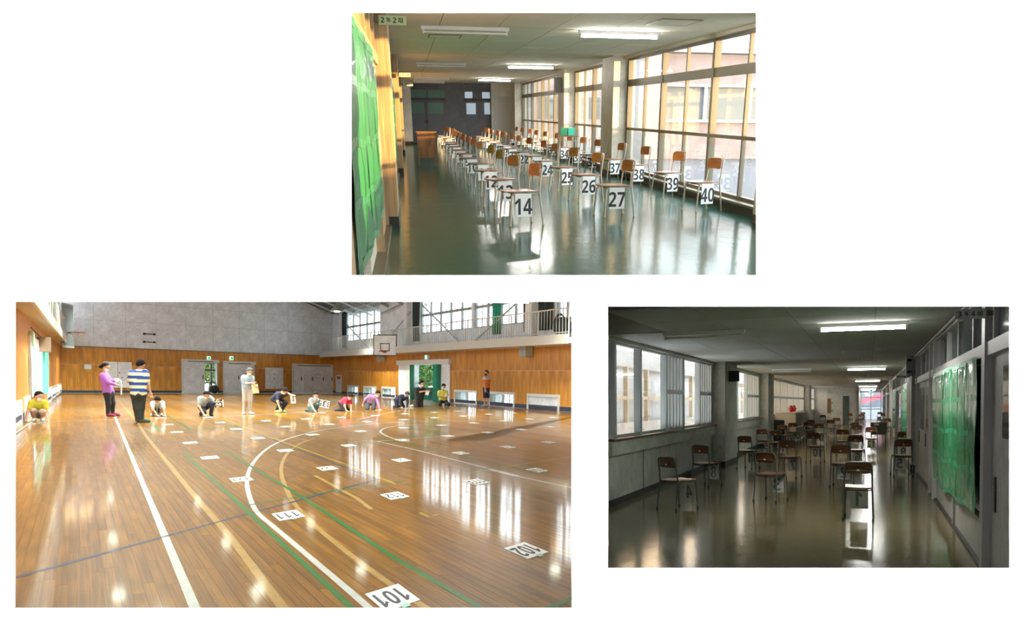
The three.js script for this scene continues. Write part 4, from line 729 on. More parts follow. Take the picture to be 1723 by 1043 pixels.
// ---- right wall
const lowWin = [[586, 603, 651.5, 661.5], [613.5, 632.5, 653, 663.5], [644, 666, 654.5, 667], [767, 802, 661, 676.5], [825, 865, 664.5, 682], [890, 940, 669, 688.5]];
{
  const w = structGroup(rig, 'wall_right', 'right hall wall with amber boards, gallery and high windows', 'wall'), L = rig.len;
  const pt = rig.at(664, 596).y; rig.pt = pt;
  const lows = lowWin.map((q) => rectPx(rig, ...q)), dr = rectPx(rig, 697, 739, 613, 672); dr[2] = 0.001;
  const floorY = pt + 0.25, wy0 = rig.at(800, 552).y, wy1 = rig.at(700, 500).y + 0.35;
  rig.wy = [wy0, wy1];
  const wins = [[581, 639.5], [706, 793], [796, 889], [934, 985]].map(([a, b]) => [rig.at(a, 560).x, Math.min(rig.at(b, 545).x, L - 0.2), wy0, wy1]);
  const eave = Math.max(rig.at(570, 533).y, wy1 + 0.4); rig.eave = eave;
  core(w, [[-0.2, 0], [L, 0], [L, 8.7], [-0.2, 8.7]], [...lows, dr, ...wins], greyWall, 0.3);
  boards(w, 0, L, [0.2, pt * 0.62, pt], 1.35, [...lows, dr]);
  mesh('skirting', minus([0, L, 0, 0.2], [dr]).map(([a, b, c, d]) => b2(a, b, c, d, 0, 0.03)), navyBase, w);
  // gallery
  const gd = 1.0;
  mesh('gallery_floor', b2(0, L, pt + 0.02, floorY, 0, gd), rimWhite, w); mesh('gallery_edge', b2(0, L, pt - 0.02, floorY + 0.12, gd, gd + 0.12), railWhite, w);
  for (const [y, r] of [[floorY + 1.15, 0.03], [floorY + 0.2, 0.018]]) mesh('gallery_rail', bar([0, y, gd], [L, y, gd], r, 8), railWhite, w);
  const nb = 150; for (let k = 0; k <= nb; k++) mesh(k % 10 ? 'baluster' : 'rail_post', bar([L * k / nb, floorY, gd], [L * k / nb, floorY + 1.15, gd], k % 10 ? 0.014 : 0.035, 5), railWhite, w);
  // columns and diagonal braces
  for (const [x, ww] of [[690, 0.28], [899, 0.3], [578, 0.25]]) { const s = rig.at(x, 550).x; mesh('column', b2(s - ww, s + ww, floorY, eave + 0.3, 0, 0.32), hallWhite, w); }
  for (const [xa, ya, xb, yb] of [[710, 513, 778, 580], [640, 528, 700, 500], [792, 580, 880, 500], [583, 545, 622, 588], [655, 568, 690, 525]]) { const a = rig.at(xa, ya, 0.25), b = rig.at(xb, yb, 0.25); mesh('brace', bar([a.x, a.y, 0.25], [b.x, b.y, 0.25], 0.045), sashGrey, w); }
  // high windows
  wins.forEach(([a, b, c, d], i) => {
    const g = structGroup(rig, 'window_' + (10 + i), ['small high hall window next to the corner', 'high hall window left of the green curtain', 'high hall window right of the green curtain', 'high hall window at the right edge behind the railing'][i], 'window');
    const n = Math.max(3, Math.round((b - a) / 1.5)), mid = c + (d - c) * 0.42;
    for (let k = 0; k <= n; k++) { const s = a + (b - a) * k / n; mesh('mullion', b2(s - 0.06, s + 0.06, c, d, -0.2, -0.1), sashGrey, g); }
    for (const y of [c, mid, d]) mesh('rail', b2(a, b, y - 0.07, y + 0.07, -0.2, -0.1), sashGrey, g);
    for (let k = 0; k < n; k++) for (const [p, q] of [[c, mid], [mid, d]]) { mesh('pane', b2(a + (b - a) * k / n, a + (b - a) * (k + 1) / n, p, q, -0.16, -0.152), glass, g); mesh('glazing_bar', b2(a + (b - a) * (k + 0.5) / n - 0.025, a + (b - a) * (k + 0.5) / n + 0.025, p, q, -0.17, -0.14), sashGrey, g); }
  });
  // low windows with guard bars
  lowWin.forEach((q, i) => {
    const [a, b, c, d] = lows[i], g = structGroup(rig, 'window_' + (14 + i), `low white-framed hall window, ${ORD[i]} from the corner along the right wall`, 'window'), m = (a + b) / 2;
    for (const r of [b2(a - 0.12, b + 0.12, c - 0.12, c, 0, 0.06), b2(a - 0.12, b + 0.12, d, d + 0.12, 0, 0.06), b2(a - 0.12, a, c, d, 0, 0.06), b2(b, b + 0.12, c, d, 0, 0.06)]) mesh('window_frame', r, rimWhite, g);
    mesh('stile', b2(m - 0.06, m + 0.06, c, d, -0.12, -0.04), aluWhite, g); mesh('pane', b2(a, m, c, d, -0.1, -0.092), mat('frosted pane', C(0.60, 0.68, 0.68), 0.5, { transmission: 0.5, thickness: 0 }), g); mesh('pane', b2(m, b, c, d, -0.16, -0.152), glass, g);
    for (let k = 1; k < 6; k++) mesh('guard_bar', bar([m + (b - m) * k / 6, c, -0.2], [m + (b - m) * k / 6, d, -0.2], 0.025, 5), sashGrey, g);
  });
  // open doorway with green net
  const dd = structGroup(rig, 'door_15', 'open white doorway with green nets in the right hall wall', 'door'), t = dr[3], la = rig.at(673, 640).x, lb = rig.at(759, 640).x;
  mesh('door_head', b2(la - 0.1, lb + 0.1, t, t + 0.28, 0, 0.2), rimWhite, dd); mesh('door_leaf', uvm(b2(la, dr[0], 0.02, t, 0.03, 0.1)), hallWhite, dd); mesh('door_leaf', uvm(b2(dr[1], lb, 0.02, t, 0.03, 0.1)), hallWhite, dd);
  for (const [p, q] of [[dr[0] - 0.1, dr[0] + 0.35], [dr[1] - 0.35, dr[1] + 0.55]]) { const c = mesh('net_curtain', curtain(q - p, t, curtainGreen, 4, 0.05), curtainGreen, dd); c.position.set((p + q) / 2, t / 2, 0.2); }
  const lowNet = mesh('low_net', curtain(dr[1] - dr[0], t * 0.36, curtainGreen, 6, 0.03), mat('dark green net', C(0.02, 0.13, 0.085), 0.9, { side: THREE.DoubleSide }), dd); lowNet.position.set((dr[0] + dr[1]) / 2, t * 0.18, -0.1);
  for (const y of [t * 0.36, t * 0.48]) mesh('guard_rail', bar([dr[0], y, -0.25], [dr[1], y, -0.25], 0.04), curtainGreen, dd);
  // dark curtains by the columns, one green curtain between the windows
  for (const [x, ww, m, l] of [[703, 0.9, curtainDark, 'dark gathered curtain left of the middle high window'], [582, 0.8, curtainDark, 'dark gathered curtain in the corner window'], [893, 0.9, curtainDark, 'dark gathered curtain beside the pale column'], [921, 1.2, curtainDark, 'dark gathered curtain behind the railing at the right edge'], [839, 0.8, curtainGreen, 'thin green curtain between the high windows']]) { const p = rig.at(x, 545), tt = thing('curtain', l, 'curtain'); mesh('cloth', curtain(ww, wy1 - floorY - 0.5, m, 4, 0.07), m, tt); mesh('rod', bar([-ww / 2, (wy1 - floorY) / 2 - 0.2, 0], [ww / 2, (wy1 - floorY) / 2 - 0.2, 0], 0.02), sashGrey, tt); put(rig, tt, p.x, (wy1 + floorY) / 2 + 0.2, 0.1); }
  // things on the wall
  const on = (o, x, y, d) => { const p = rig.at(x, y, d); return put(rig, o, p.x, p.y, d); };
  { const tt = thing('exit_sign', 'green exit sign over the open doorway in the right hall wall', 'sign'); mesh('box', rbox(0.62, 0.3, 0.12, 0.01), rimWhite, tt); mesh('face', b2(-0.14, 0.14, -0.11, 0.11, 0.06, 0.066), mat('exit face', C(0.55, 0.8, 0.72), 0.4), tt); on(tt, 718.5, 601, 0.08); }
  for (const [x, y, l] of [[885, 591, 'grey loudspeaker box under the gallery at the right'], [641, 602.5, 'grey loudspeaker box under the basketball backboard']]) { const tt = thing('wall_speaker', l, 'speaker'); mesh('cabinet', rbox(0.62, 0.5, 0.4, 0.02), mat('speaker grey', C(0.36, 0.37, 0.36), 0.6), tt); mesh('grille', new THREE.CircleGeometry(0.14, 20).translate(0, -0.02, 0.202), sashGrey, tt); on(tt, x, y, 0.24); }
  { const tt = thing('poster', 'tall pale poster with a red picture at its top', 'poster'), [a, b, c, d] = rectPx(rig, 566, 575.5, 631, 660); mesh('sheet', b2(-(b - a) / 2, (b - a) / 2, -(d - c) / 2, (d - c) / 2, 0, 0.03), paperWhite, tt); mesh('picture', b2(-(b - a) * 0.3, (b - a) * 0.3, (d - c) * 0.25, (d - c) * 0.43, 0.03, 0.034), mat('red print', C(0.35, 0.10, 0.09), 0.7), tt); mesh('text_line', b2(-(b - a) * 0.2, (b - a) * 0.2, (d - c) * 0.1, (d - c) * 0.13, 0.03, 0.034), sashGrey, tt); mesh('text_line', b2(-(b - a) * 0.4, (b - a) * 0.4, (d - c) * 0.0, (d - c) * 0.02, 0.03, 0.034), sashGrey, tt); put(rig, tt, (a + b) / 2, (c + d) / 2, 0.014); }
  { // wall basketball board
    const tt = thing('basketball_hoop', 'white basketball backboard hung below the gallery', 'basketball hoop');
    mesh('backboard', rbox(1.5, 1.25, 0.06, 0.02), hallWhite, tt); const q = mat('black line', C(0.02, 0.02, 0.02), 0.6);
    for (const g of [b2(-0.75, 0.75, 0.58, 0.63, 0.03, 0.036), b2(-0.75, 0.75, -0.63, -0.58, 0.03, 0.036), b2(-0.75, -0.7, -0.6, 0.6, 0.03, 0.036), b2(0.7, 0.75, -0.6, 0.6, 0.03, 0.036), b2(-0.3, 0.3, 0.08, 0.13, 0.03, 0.036), b2(-0.3, 0.3, -0.35, -0.3, 0.03, 0.036), b2(-0.3, -0.25, -0.3, 0.1, 0.03, 0.036), b2(0.25, 0.3, -0.3, 0.1, 0.03, 0.036)]) mesh('board_line', g, q, tt);
    mesh('rim', new THREE.TorusGeometry(0.23, 0.018, 8, 24).rotateX(Math.PI / 2).translate(0, -0.38, 0.34), mat('hoop red', C(0.45, 0.07, 0.03), 0.5), tt); mesh('rim_bracket', b2(-0.08, 0.08, -0.45, -0.33, 0.03, 0.12), mat('hoop red', C(0.45, 0.07, 0.03), 0.5), tt); mesh('arm', b2(-0.5, 0.5, 0.62, 0.7, -0.5, 0), railWhite, tt);
    const p = rig.at(648, 581, 1.6), c = eyeIn(rig); put(rig, tt, p.x, p.y, 1.6, Math.atan2(c.x - p.x, c.z - p.z) - 0.4);
  }
  { const tt = thing('gym_bag', 'black bag with shoes lying on the gallery at the right edge', 'bag'); const fy = floorY; mesh('bag', new THREE.SphereGeometry(0.55, 16, 10).scale(1, 0.8, 0.6), curtainDark, tt); mesh('strap', new THREE.TorusGeometry(0.42, 0.05, 6, 20).translate(0.1, 0.1, 0.2), mat('strap black', C(0.02, 0.02, 0.025), 0.6), tt); const p = rig.at(945, 548, 0.6); put(rig, tt, p.x, fy + 0.45, 0.55); }
}
// ---- left wall
{
  const w = structGroup(lef, 'wall_left', 'left hall wall with amber boards under a gallery', 'wall'), L = lef.len, pt = far.pt;
  const qd = (x0, x1, y0a, y1a) => { const a = lef.at(x0, (y0a + y1a) / 2), b = lef.at(x1, (y0a + y1a) / 2), m = (x0 + x1) / 2; return [a.x, b.x, lef.at(m, y1a).y, lef.at(m, y0a).y]; };
  const lows = [[16, 34, 681, 712], [39, 49, 671.5, 697], [78, 85, 655.5, 673], [86, 92, 652, 666.5], [93, 97.5, 649.5, 661.5], [98.8, 102, 647.5, 658]].map((q) => qd(...q)), tall = qd(48, 72, 587, 665);
  const wins = [0.8, 4.2, 7.6, 11].map((a) => [a, a + 3, 4.3, 7.9]), frost = []; for (let a = 17.2; a + 3.9 < L; a += 4.15) frost.push([a, a + 3.8, 4.5, 7.9]);
  core(w, [[0, 0], [L + 0.2, 0], [L + 0.2, 8.6], [0, 8.6]], [...lows, tall, ...wins, ...frost], greyWall, 0.3);
  wins.forEach(([a, b, c, d], i) => { const g = structGroup(lef, 'window_' + (27 + i), `high window above the left gallery, ${ORD[i]} from the viewer`, 'window'); for (let k = 0; k <= 3; k++) mesh('mullion', b2(a + k - 0.05, a + k + 0.05, c, d, -0.2, -0.1), sashGrey, g); for (const y of [c, (c + d) / 2, d]) mesh('rail', b2(a, b, y - 0.06, y + 0.06, -0.2, -0.1), sashGrey, g); for (let k = 0; k < 3; k++) mesh('pane', b2(a + k, a + k + 1, c, d, -0.16, -0.152), glass, g); });
  boards(w, 0, L, [0.2, pt * 0.62, pt], 1.35, [...lows, tall]);
  mesh('skirting', b2(0, L, 0, 0.2, 0, 0.03), navyBase, w);
  mesh('gallery_floor', b2(0, L, pt + 0.02, pt + 0.22, 0, 0.45), mat('soffit', C(0.46, 0.40, 0.33), 0.7), w); mesh('gallery_edge', b2(0, L, pt - 0.05, pt + 0.3, 0.45, 0.52), railWhite, w);
  for (let k = 8; k <= 26; k++) mesh('wall_rib', b2(L * k / 26 - 0.03, L * k / 26 + 0.03, pt + 0.4, 8.2, 0, 0.05), sashGrey, w);
  for (let k = 8; k < 26; k++) mesh('upper_panel', uvm(b2(L * k / 26 + 0.04, L * (k + 1) / 26 - 0.04, pt + 0.4, 8.2, 0, 0.02)), k % 7 === 3 ? sashGrey : mat('frosted panel', C(0.86, 0.88, 0.92), 0.95, { transmission: 0.92, thickness: 0 }), w);
  mesh('gallery_rail', bar([0, pt + 1.2, 0.45], [L, pt + 1.2, 0.45], 0.025, 8), railWhite, w);
  for (let k = 0; k <= 30; k++) mesh('rail_post', bar([L * k / 30, pt + 0.3, 0.45], [L * k / 30, pt + 1.2, 0.45], 0.02, 5), railWhite, w);
  lows.forEach(([a, b, c, d], i) => { const g = structGroup(lef, 'window_' + (20 + i), `low barred hall window, ${ORD[i]} from the left edge of the photo`, 'window'); for (const r of [b2(a - 0.08, b + 0.08, c - 0.1, c, 0, 0.05), b2(a - 0.08, b + 0.08, d, d + 0.08, 0, 0.05), b2(a - 0.08, a, c, d, 0, 0.05), b2(b, b + 0.08, c, d, 0, 0.05)]) mesh('window_frame', r, rimWhite, g); mesh('pane', b2(a, b, c, d, -0.15, -0.142), glass, g); for (let k = 1; k < 4; k++) mesh('guard_bar', bar([a + (b - a) * k / 4, c, -0.08], [a + (b - a) * k / 4, d, -0.08], 0.03, 5), rimWhite, g); });
  { const g = structGroup(lef, 'window_26', 'tall bright window with green net behind the crouching person at left', 'window'), [a, b, c, d] = tall; for (const r of [b2(a - 0.1, b + 0.1, d, d + 0.3, 0, 0.08), b2(a - 0.1, a, c, d, 0, 0.08), b2(b, b + 0.1, c, d, 0, 0.08)]) mesh('window_frame', r, rimWhite, g); mesh('pane', b2(a, b, c, d, -0.2, -0.192), glass, g); const q = (b - a); const c1 = mesh('net_curtain', curtain(q * 0.45, d - c, curtainGreen, 4, 0.05), mat('turquoise net', C(0.03, 0.42, 0.30), 0.8, { transmission: 0.4, thickness: 0, side: THREE.DoubleSide }), g); c1.position.set(b - q * 0.22, (c + d) / 2, 0.16); const c2 = mesh('net_curtain', curtain(q * 0.3, d - c, curtainGreen, 3, 0.05), mat('grey green net', C(0.22, 0.36, 0.28), 0.8, { side: THREE.DoubleSide }), g); c2.position.set(a + q * 0.12, (c + d) / 2, 0.16); mesh('curtain_wire', bar([a - 0.6, d + 0.5, 0.12], [b + 0.5, d + 0.35, 0.12], 0.015), shade, g); }
  { const tt = thing('wall_speaker', 'brown loudspeaker box under the left gallery', 'speaker'), p = lef.at(79, 580, 0.3); mesh('cabinet', rbox(0.55, 0.5, 0.4, 0.02), mat('speaker brown', C(0.20, 0.13, 0.08), 0.6), tt); mesh('grille', b2(-0.2, 0.2, -0.18, 0.18, 0.2, 0.206), shade, tt); put(lef, tt, p.x, p.y, 0.22); }
  { const tt = thing('exit_sign', 'pale green exit sign high on the left hall wall', 'sign'), p = lef.at(55, 571, 0.1); mesh('box', rbox(0.5, 0.45, 0.12, 0.01), mat('exit pale', C(0.5, 0.6, 0.4), 0.5), tt); mesh('face', b2(-0.2, 0.1, -0.15, 0.15, 0.06, 0.066), mat('exit face', C(0.55, 0.8, 0.72), 0.4), tt); put(lef, tt, p.x, p.y, 0.08); }
  { // basketball hoop, seen from the side
    const tt = thing('basketball_hoop', 'glass basketball backboard with net high at the left', 'basketball hoop'), z = -44;
    const p = onZ(roomC, 113, 548, z), r = onZ(roomC, 125, 559, z);
    const gl = mat('board glass', C(0.30, 0.36, 0.38), 0.1, { transmission: 0.5, thickness: 0 });
    mesh('backboard', rbox(0.05, 2.2, 1.8, 0.01), gl, tt);
    for (const g of [b2(-0.04, 0.04, 1.05, 1.15, -0.92, 0.92), b2(-0.04, 0.04, -1.15, -1.05, -0.92, 0.92), b2(-0.04, 0.04, -1.1, 1.1, -0.95, -0.88), b2(-0.04, 0.04, -1.1, 1.1, 0.88, 0.95)]) mesh('board_frame', g, sashGrey, tt);
    const ry = r.y - p.y; mesh('rim', new THREE.TorusGeometry(0.33, 0.025, 8, 26).rotateX(Math.PI / 2).translate(0.52, ry, 0), mat('hoop pink', C(0.42, 0.18, 0.16), 0.5), tt); mesh('rim_bracket', b2(0, 0.22, ry - 0.08, ry + 0.02, -0.06, 0.06), mat('hoop pink', C(0.42, 0.18, 0.16), 0.5), tt);
    const net = []; for (let k = 0; k < 12; k++) for (const s of [1, -1]) { const pts = []; for (let j = 0; j <= 5; j++) { const a = (k + s * j * 0.5) / 12 * Math.PI * 2, q = 0.33 - 0.14 * Math.sin(j / 5 * 1.4); pts.push([0.52 + q * Math.cos(a), ry - j * 0.11, q * Math.sin(a)]); } net.push(tube(pts, 0.009, 10, 4)); }
    mesh('net', net, railWhite, tt).userData.kind = 'stuff';
    for (const zz of [-0.5, 0.5]) { mesh('arm', bar([-0.03, 0.6, zz], [-1.6, 0.9, zz], 0.035), railWhite, tt); mesh('arm', bar([-0.03, -0.5, zz], [-1.6, 0.6, zz], 0.03), railWhite, tt); }
    put(roomC, tt, p.x, p.y, z, 0.25);
  }
}
// ---- roof, hidden upper shell, lamps
{
  const roofM = mat('roof steel', C(0.20, 0.20, 0.19), 0.7, { map: rep(mottle, 0.6, 0.6) });
  const a = far.at(460, 486).applyMatrix4(far.M), b = far.at(572, 534.3).applyMatrix4(far.M), along = RN.clone().sub(FR).normalize();
  const fwd = (p, d) => p.clone().addScaledVector(along, d);
  struct(roomC, 'ceiling', slab([a, b, fwd(b, 24), fwd(a, 24)], V(-10, 0, -45), 0.2), roofM, 'grey steel hall roof slope at the far right corner', 'roof');
  const beam = structGroup(roomC, 'trim_2', 'steel roof purlins above the far corner of the hall', 'roof beams');
  for (let k = 1; k < 9; k++) { const p = fwd(a, k * 2.6).add(V(0, -0.25, 0)), q = fwd(b, k * 2.6).add(V(0, -0.25, 0)); mesh('purlin', bar(p, q, 0.09), sashGrey, beam); }
  for (const t of [0.35, 0.75]) { const p = a.clone().lerp(b, t).add(V(0, -0.2, 0)); mesh('purlin', bar(p, fwd(p, 22), 0.07), sashGrey, beam); }
  const up = 8.6, dark = mat('hall ceiling', C(0.30, 0.30, 0.29), 0.85);
  const P = (x, t) => { const p = deep(x, 634, t); p.y = 0; return p; };
  // flat part on the left, sloping part on the right that stays under the corridor above
  const poly = (pts, y0) => { const s = new THREE.Shape(pts.map((p) => new THREE.Vector2(p.x, -p.z))); return new THREE.ExtrudeGeometry(s, { depth: 0.1, bevelEnabled: false }).rotateX(-Math.PI / 2).translate(0, y0, 0); };
  const fr = FR.clone().addScaledVector(FR.clone().sub(FL).normalize(), 0.4);
  struct(roomC, 'ceiling', poly([LN2, P(565, 4.7), P(565, 33), P(985, 33), RN, fr, FL], up), dark, 'plain upper ceiling of the sports hall', 'ceiling');
  const K = (x, t) => t < 13 ? deep(x, 490, t) : P(x, t).setY(up);
  struct(roomC, 'ceiling', [slab([K(565, 4.7), K(990, 4.7), K(990, 12), K(565, 12)], V(0, -5, -15), 0.03), slab([K(565, 12), K(990, 12), K(990, 33), K(565, 33)], V(0, -5, -15), 0.06)], dark, 'plain sloping ceiling of the sports hall under the upper corridor', 'ceiling');
  struct(roomC, 'wall_right', [slab([K(565, 4.7), K(565, 12), P(565, 12).setY(up), P(565, 4.7).setY(up)], V(-5, 5, -15), 0.05), slab([K(565, 12), K(565, 33).setY(up - 0.02), P(565, 33).setY(up), P(565, 12).setY(up)], V(-5, 5, -15), 0.05)], dark, 'plain upper partition beside the sloping hall ceiling', 'wall');
  struct(roomC, 'wall_right', [slab([P(990, 4.7).setY(-0.05), P(990, 12).setY(-0.05), K(990, 12), K(990, 4.7)], V(-5, 1, -15), 0.05), slab([P(990, 12).setY(-0.05), P(990, 34.5).setY(-0.05), P(990, 34.5).setY(up), K(990, 12)], V(-5, 1, -15), 0.05)], hallWhite, 'plain partition closing the hall beyond the right edge', 'wall');
  const Zc = deep(480, 760, 4.7).z, q = (x, y) => { const p = onZ(roomC, x, y, Zc); return new THREE.Vector2(p.x, p.y); };
  const lx = LN2.x - 0.3, sh = new THREE.Shape([new THREE.Vector2(lx - 1.5, -0.1), new THREE.Vector2(q(992, 1040).x, -0.1), q(992, 491), q(566, 491), new THREE.Vector2(q(566, 491).x, up + 0.1), new THREE.Vector2(lx - 1.5, up + 0.1)]);
  sh.holes.push(new THREE.Path([q(11, 503), q(966, 503), q(966, 1031), q(11, 1031)]));
  struct(roomC, 'wall_back', new THREE.ExtrudeGeometry(sh, { depth: 0.06, bevelEnabled: false }).translate(0, 0, Zc), hallWhite, 'plain wall at the near end of the sports hall', 'wall');
  // high bay lamps: one in view, the others above it, mirrored in the floor
  const shadeM = mat('lamp shade green', C(0.35, 0.42, 0.36), 0.4, { metalness: 0.4, side: THREE.DoubleSide });
  const glow = mat('high bay glow', C(1, 1, 0.95), 0.4, { emissive: C(0.93, 1.0, 0.86), emissiveIntensity: 9 });
  const hang = (p, top, label, power) => {
    const t = thing('hanging_lamp', label, 'hall lamp', 'high lamps of the sports hall');
    mesh('lamp_shade', new THREE.LatheGeometry([[0.08, 0.5], [0.12, 0.45], [0.2, 0.3], [0.42, 0.02], [0.45, 0], [0.4, 0.02], [0.18, 0.28], [0.07, 0.42]].map((v) => new THREE.Vector2(...v)), 20), shadeM, t);
    mesh('bulb', new THREE.SphereGeometry(0.2, 14, 10).scale(1, 0.6, 1).translate(0, 0.06, 0), glow, t); mesh('stem', bar([0, 0.45, 0], [0, top - p.y, 0], 0.03), sashGrey, t);
    put(roomC, t, p.x, p.y, p.z);
    const L = new THREE.SpotLight(C(0.96, 1.0, 0.88), power, 0, 1.22, 0.4, 2); L.position.set(p.x, p.y - 0.12, p.z); L.target.position.set(p.x, 0, p.z); L.castShadow = true; L.shadow.radius = 10; scene.add(L, L.target);
  };
  const v1 = onZ(roomC, 567, 524, -52); hang(v1, v1.y + 1.2, 'lit green-shaded hall lamp under the roof at the far corner', 130);
  [[186, 838, 'far'], [190, 906, 'middle'], [200, 1000, 'near']].forEach(([x, y, w]) => { const p = onY(roomC, x, y, -5.8); p.y = 5.8; hang(p, up, `${w} hall lamp of the left row above the opening`, 150); });
  [[333, 845, 'far'], [381, 912, 'middle'], [437, 990, 'near']].forEach(([x, y, w]) => { const p = onY(roomC, x, y, -5.8); p.y = 5.8; hang(p, up, `${w} hall lamp of the second row above the opening`, 150); });
  [[-4.6, -7.6], [-6.6, -10], [-6.8, -13.6], [-8.9, -16.6], [-9.2, -20.6], [-12, -23.6], [-11.6, -27.6], [-15, -30.6]].forEach(([x, z], i) => hang(V(x, 7.7, z), up, `hall lamp over the near end of the court, ${ORD[i]} from the viewer`, 100));
  [[608, 957, 'nearest'], [523, 880, 'second']].forEach(([x, y, w]) => { const p = onY(roomC, x, y, -5.7); p.y = 5.7; hang(p, up, `${w} hall lamp above the middle of the court`, 150); });
  { const p = onY(roomC, 934, 957, -5.6); p.y = 5.6; hang(p, up, 'hall lamp above the right side of the court', 120); }
  [[760, 7.2], [800, 10.4]].forEach(([x, t], i) => { // flat lamps under the sloping ceiling
    const p = deep(x, 492.5, t), q = thing('panel_lamp', `flat panel lamp under the sloping hall ceiling, ${i ? 'farther' : 'nearer'} one`, 'ceiling lamp');
    mesh('frame', b2(-0.7, 0.7, -0.03, 0, -0.2, 0.2), rimWhite, q); mesh('diffuser', b2(-0.66, 0.66, -0.035, -0.03, -0.17, 0.17), mat('panel glow', C(1, 1, 0.95), 0.5, { emissive: C(1, 1, 0.92), emissiveIntensity: 1.5 }), q);
    put(roomC, q, p.x, p.y - 0.03, p.z);
    const L = new THREE.RectAreaLight(C(1, 0.98, 0.9), 13, 1.3, 0.34); L.position.set(p.x, p.y - 0.075, p.z); L.lookAt(p.x, 0, p.z); scene.add(L);
  });
}
// ---- hall floor: near boards singly, then joined boards, then the far field
const e1 = FL.clone().sub(LN).add(FR.clone().sub(RN)).setY(0).normalize();          // along the boards
const nrm = V(-e1.z, 0, e1.x);                                                       // across the boards
{
  const g = structGroup(roomC, 'floor', 'varnished amber board floor of the sports hall with painted court lines', 'floor');
  const tones = [C(0.318, 0.152, 0.014), C(0.288, 0.134, 0.011), C(0.344, 0.172, 0.017), C(0.258, 0.119, 0.009), C(0.310, 0.151, 0.014), C(0.331, 0.157, 0.012)];
  const gloss = { clearcoat: 0.6, clearcoatRoughness: 0.07, specularIntensity: 0.35, map: rep(grain, 3, 0.8), bumpMap: rep(waves, 1.2, 0.6), bumpScale: 0.0011 };
  const bm = tones.map((c, i) => mat('floor board ' + i, c, 0.38, gloss));
  const wd = 0.066, th = 0.012, gap = 0.0022;
  // far field: one slab, boards told only by a computed grain with joints
  const tex = (() => { const n = 512, rowsN = 16, a = noise2(n, n, [48, 6], 41), b = noise2(n, n, [5, 5], 42); let s = 77; const r = () => { s = (s * 1664525 + 1013904223) >>> 0; return s / 4294967296; }; const tone = Array.from({ length: rowsN * 8 }, () => 0.86 + 0.24 * r()), off = Array.from({ length: rowsN }, () => Math.floor(r() * 128)); return dataTex(n, n, (x, y, i) => { const c = Math.floor(x / (n / rowsN)), k = Math.floor(((y + off[c]) % n) / (n / 2)); let v = tone[c * 8 + k] * (0.95 + 0.12 * (a[i] - 0.5) + 0.12 * (b[i] - 0.5)); if (x % (n / rowsN) < 1) v *= 0.72; return [cl(225 * v), cl(220 * v), cl(212 * v)]; }); })();
  const slabPts = [LN2, V(-5.5, 0, -4.2), V(0.14, 0, -4.2), deep(1000, 640, 34).setY(0), RN, FR, FL];
  const sg = new THREE.ExtrudeGeometry(new THREE.Shape(slabPts.map((p) => new THREE.Vector2(p.x, -p.z))), { depth: 0.1, bevelEnabled: false }).rotateX(-Math.PI / 2).translate(0, -0.1 - 0.003, 0);
  { const p = sg.attributes.position, uv = sg.attributes.uv; for (let i = 0; i < p.count; i++) { const q = V(p.getX(i), 0, p.getZ(i)); uv.setXY(i, q.dot(nrm) / (wd * 16), q.dot(e1) / 3.6); } }
  mesh('floor_field', sg, mat('floor field', C(0.34, 0.162, 0.014), 0.38, { specularIntensity: 0.35, clearcoat: 0.6, clearcoatRoughness: 0.07, map: tex, bumpMap: rep(waves, 0.8, 0.4), bumpScale: 0.0011 }), g);
  const all = [], inv = (x, z) => { const c = V(x, 0, z).sub(camera.position).applyMatrix4(toWorld.clone().transpose()); return [PX + F * c.x / -c.z, PY - F * c.y / -c.z, -c.z]; };
  const reach = 17;
  for (let r = -260; r < 260; r++) {
    let t = -4 - rr(0, 1.8); const o = (r + 0.5) * wd;
    while (t < 30) { let len = rr(1.5, 2.1), t0 = t; t += len; const lim = (q) => { const p = e1.clone().multiplyScalar(q).addScaledVector(nrm, o); return p.z > -3 || inv(p.x, p.z)[0] > 1000; }; while (len > 0.1 && lim(t0)) { t0 += 0.1; len -= 0.1; } if (len <= 0.1) continue; const m = e1.clone().multiplyScalar(t0 + len / 2).addScaledVector(nrm, o); if (m.z > -3.4 || m.z < -reach) continue; const [x, y, d] = inv(m.x, m.z); if (d < 3 || x < -140) continue; all.push({ m, len, d, y, x }); }
  }
  all.sort((a, b) => a.d - b.d);
  const ry = Math.atan2(-nrm.z, nrm.x), vars = [];
  const seen = all.filter((b) => b.y < 1075 && b.x > -20 && b.x < 985).slice(0, 290), set = new Set(seen);
  const geoFor = (len, k) => { const b = uvm(box(wd - gap, th, len - gap)); const uv = b.attributes.uv; for (let i = 0; i < uv.count; i++) uv.setXY(i, uv.getX(i) * 1 + k * 0.31, uv.getY(i) + k * 0.77); return b; };
  for (let k = 0; k < 12; k++) vars.push(geoFor(1, k));
  const zAng = Math.atan2(e1.x, e1.z);
  const rest = [];
  for (const b of all) {
    if (set.has(b)) { const p = mesh('floor_board', vars[Math.floor(rnd() * 12)], bm[Math.floor(rnd() * 6)], g); p.scale.z = (b.len - gap) / (1 - gap); p.rotation.y = zAng; p.position.set(b.m.x, -th / 2, b.m.z); }
    else rest.push(b);
  }
  for (let k = 0; k < 6; k++) { const gs = rest.filter((_, i) => (i * 7 + Math.floor(i / 5)) % 6 === k).map((b) => geoFor(b.len, Math.floor(rnd() * 40)).rotateY(zAng).translate(b.m.x, -th / 2, b.m.z)); if (gs.length) { const o = mesh('floor_boards', gs, bm[k], g); o.userData.kind = 'stuff'; } }
  mesh('under_floor', poly4([[-9, -3.3], [3, -3.3], [3, -5.2], [-9, -5.2]], -0.13, -0.103), shade, g);
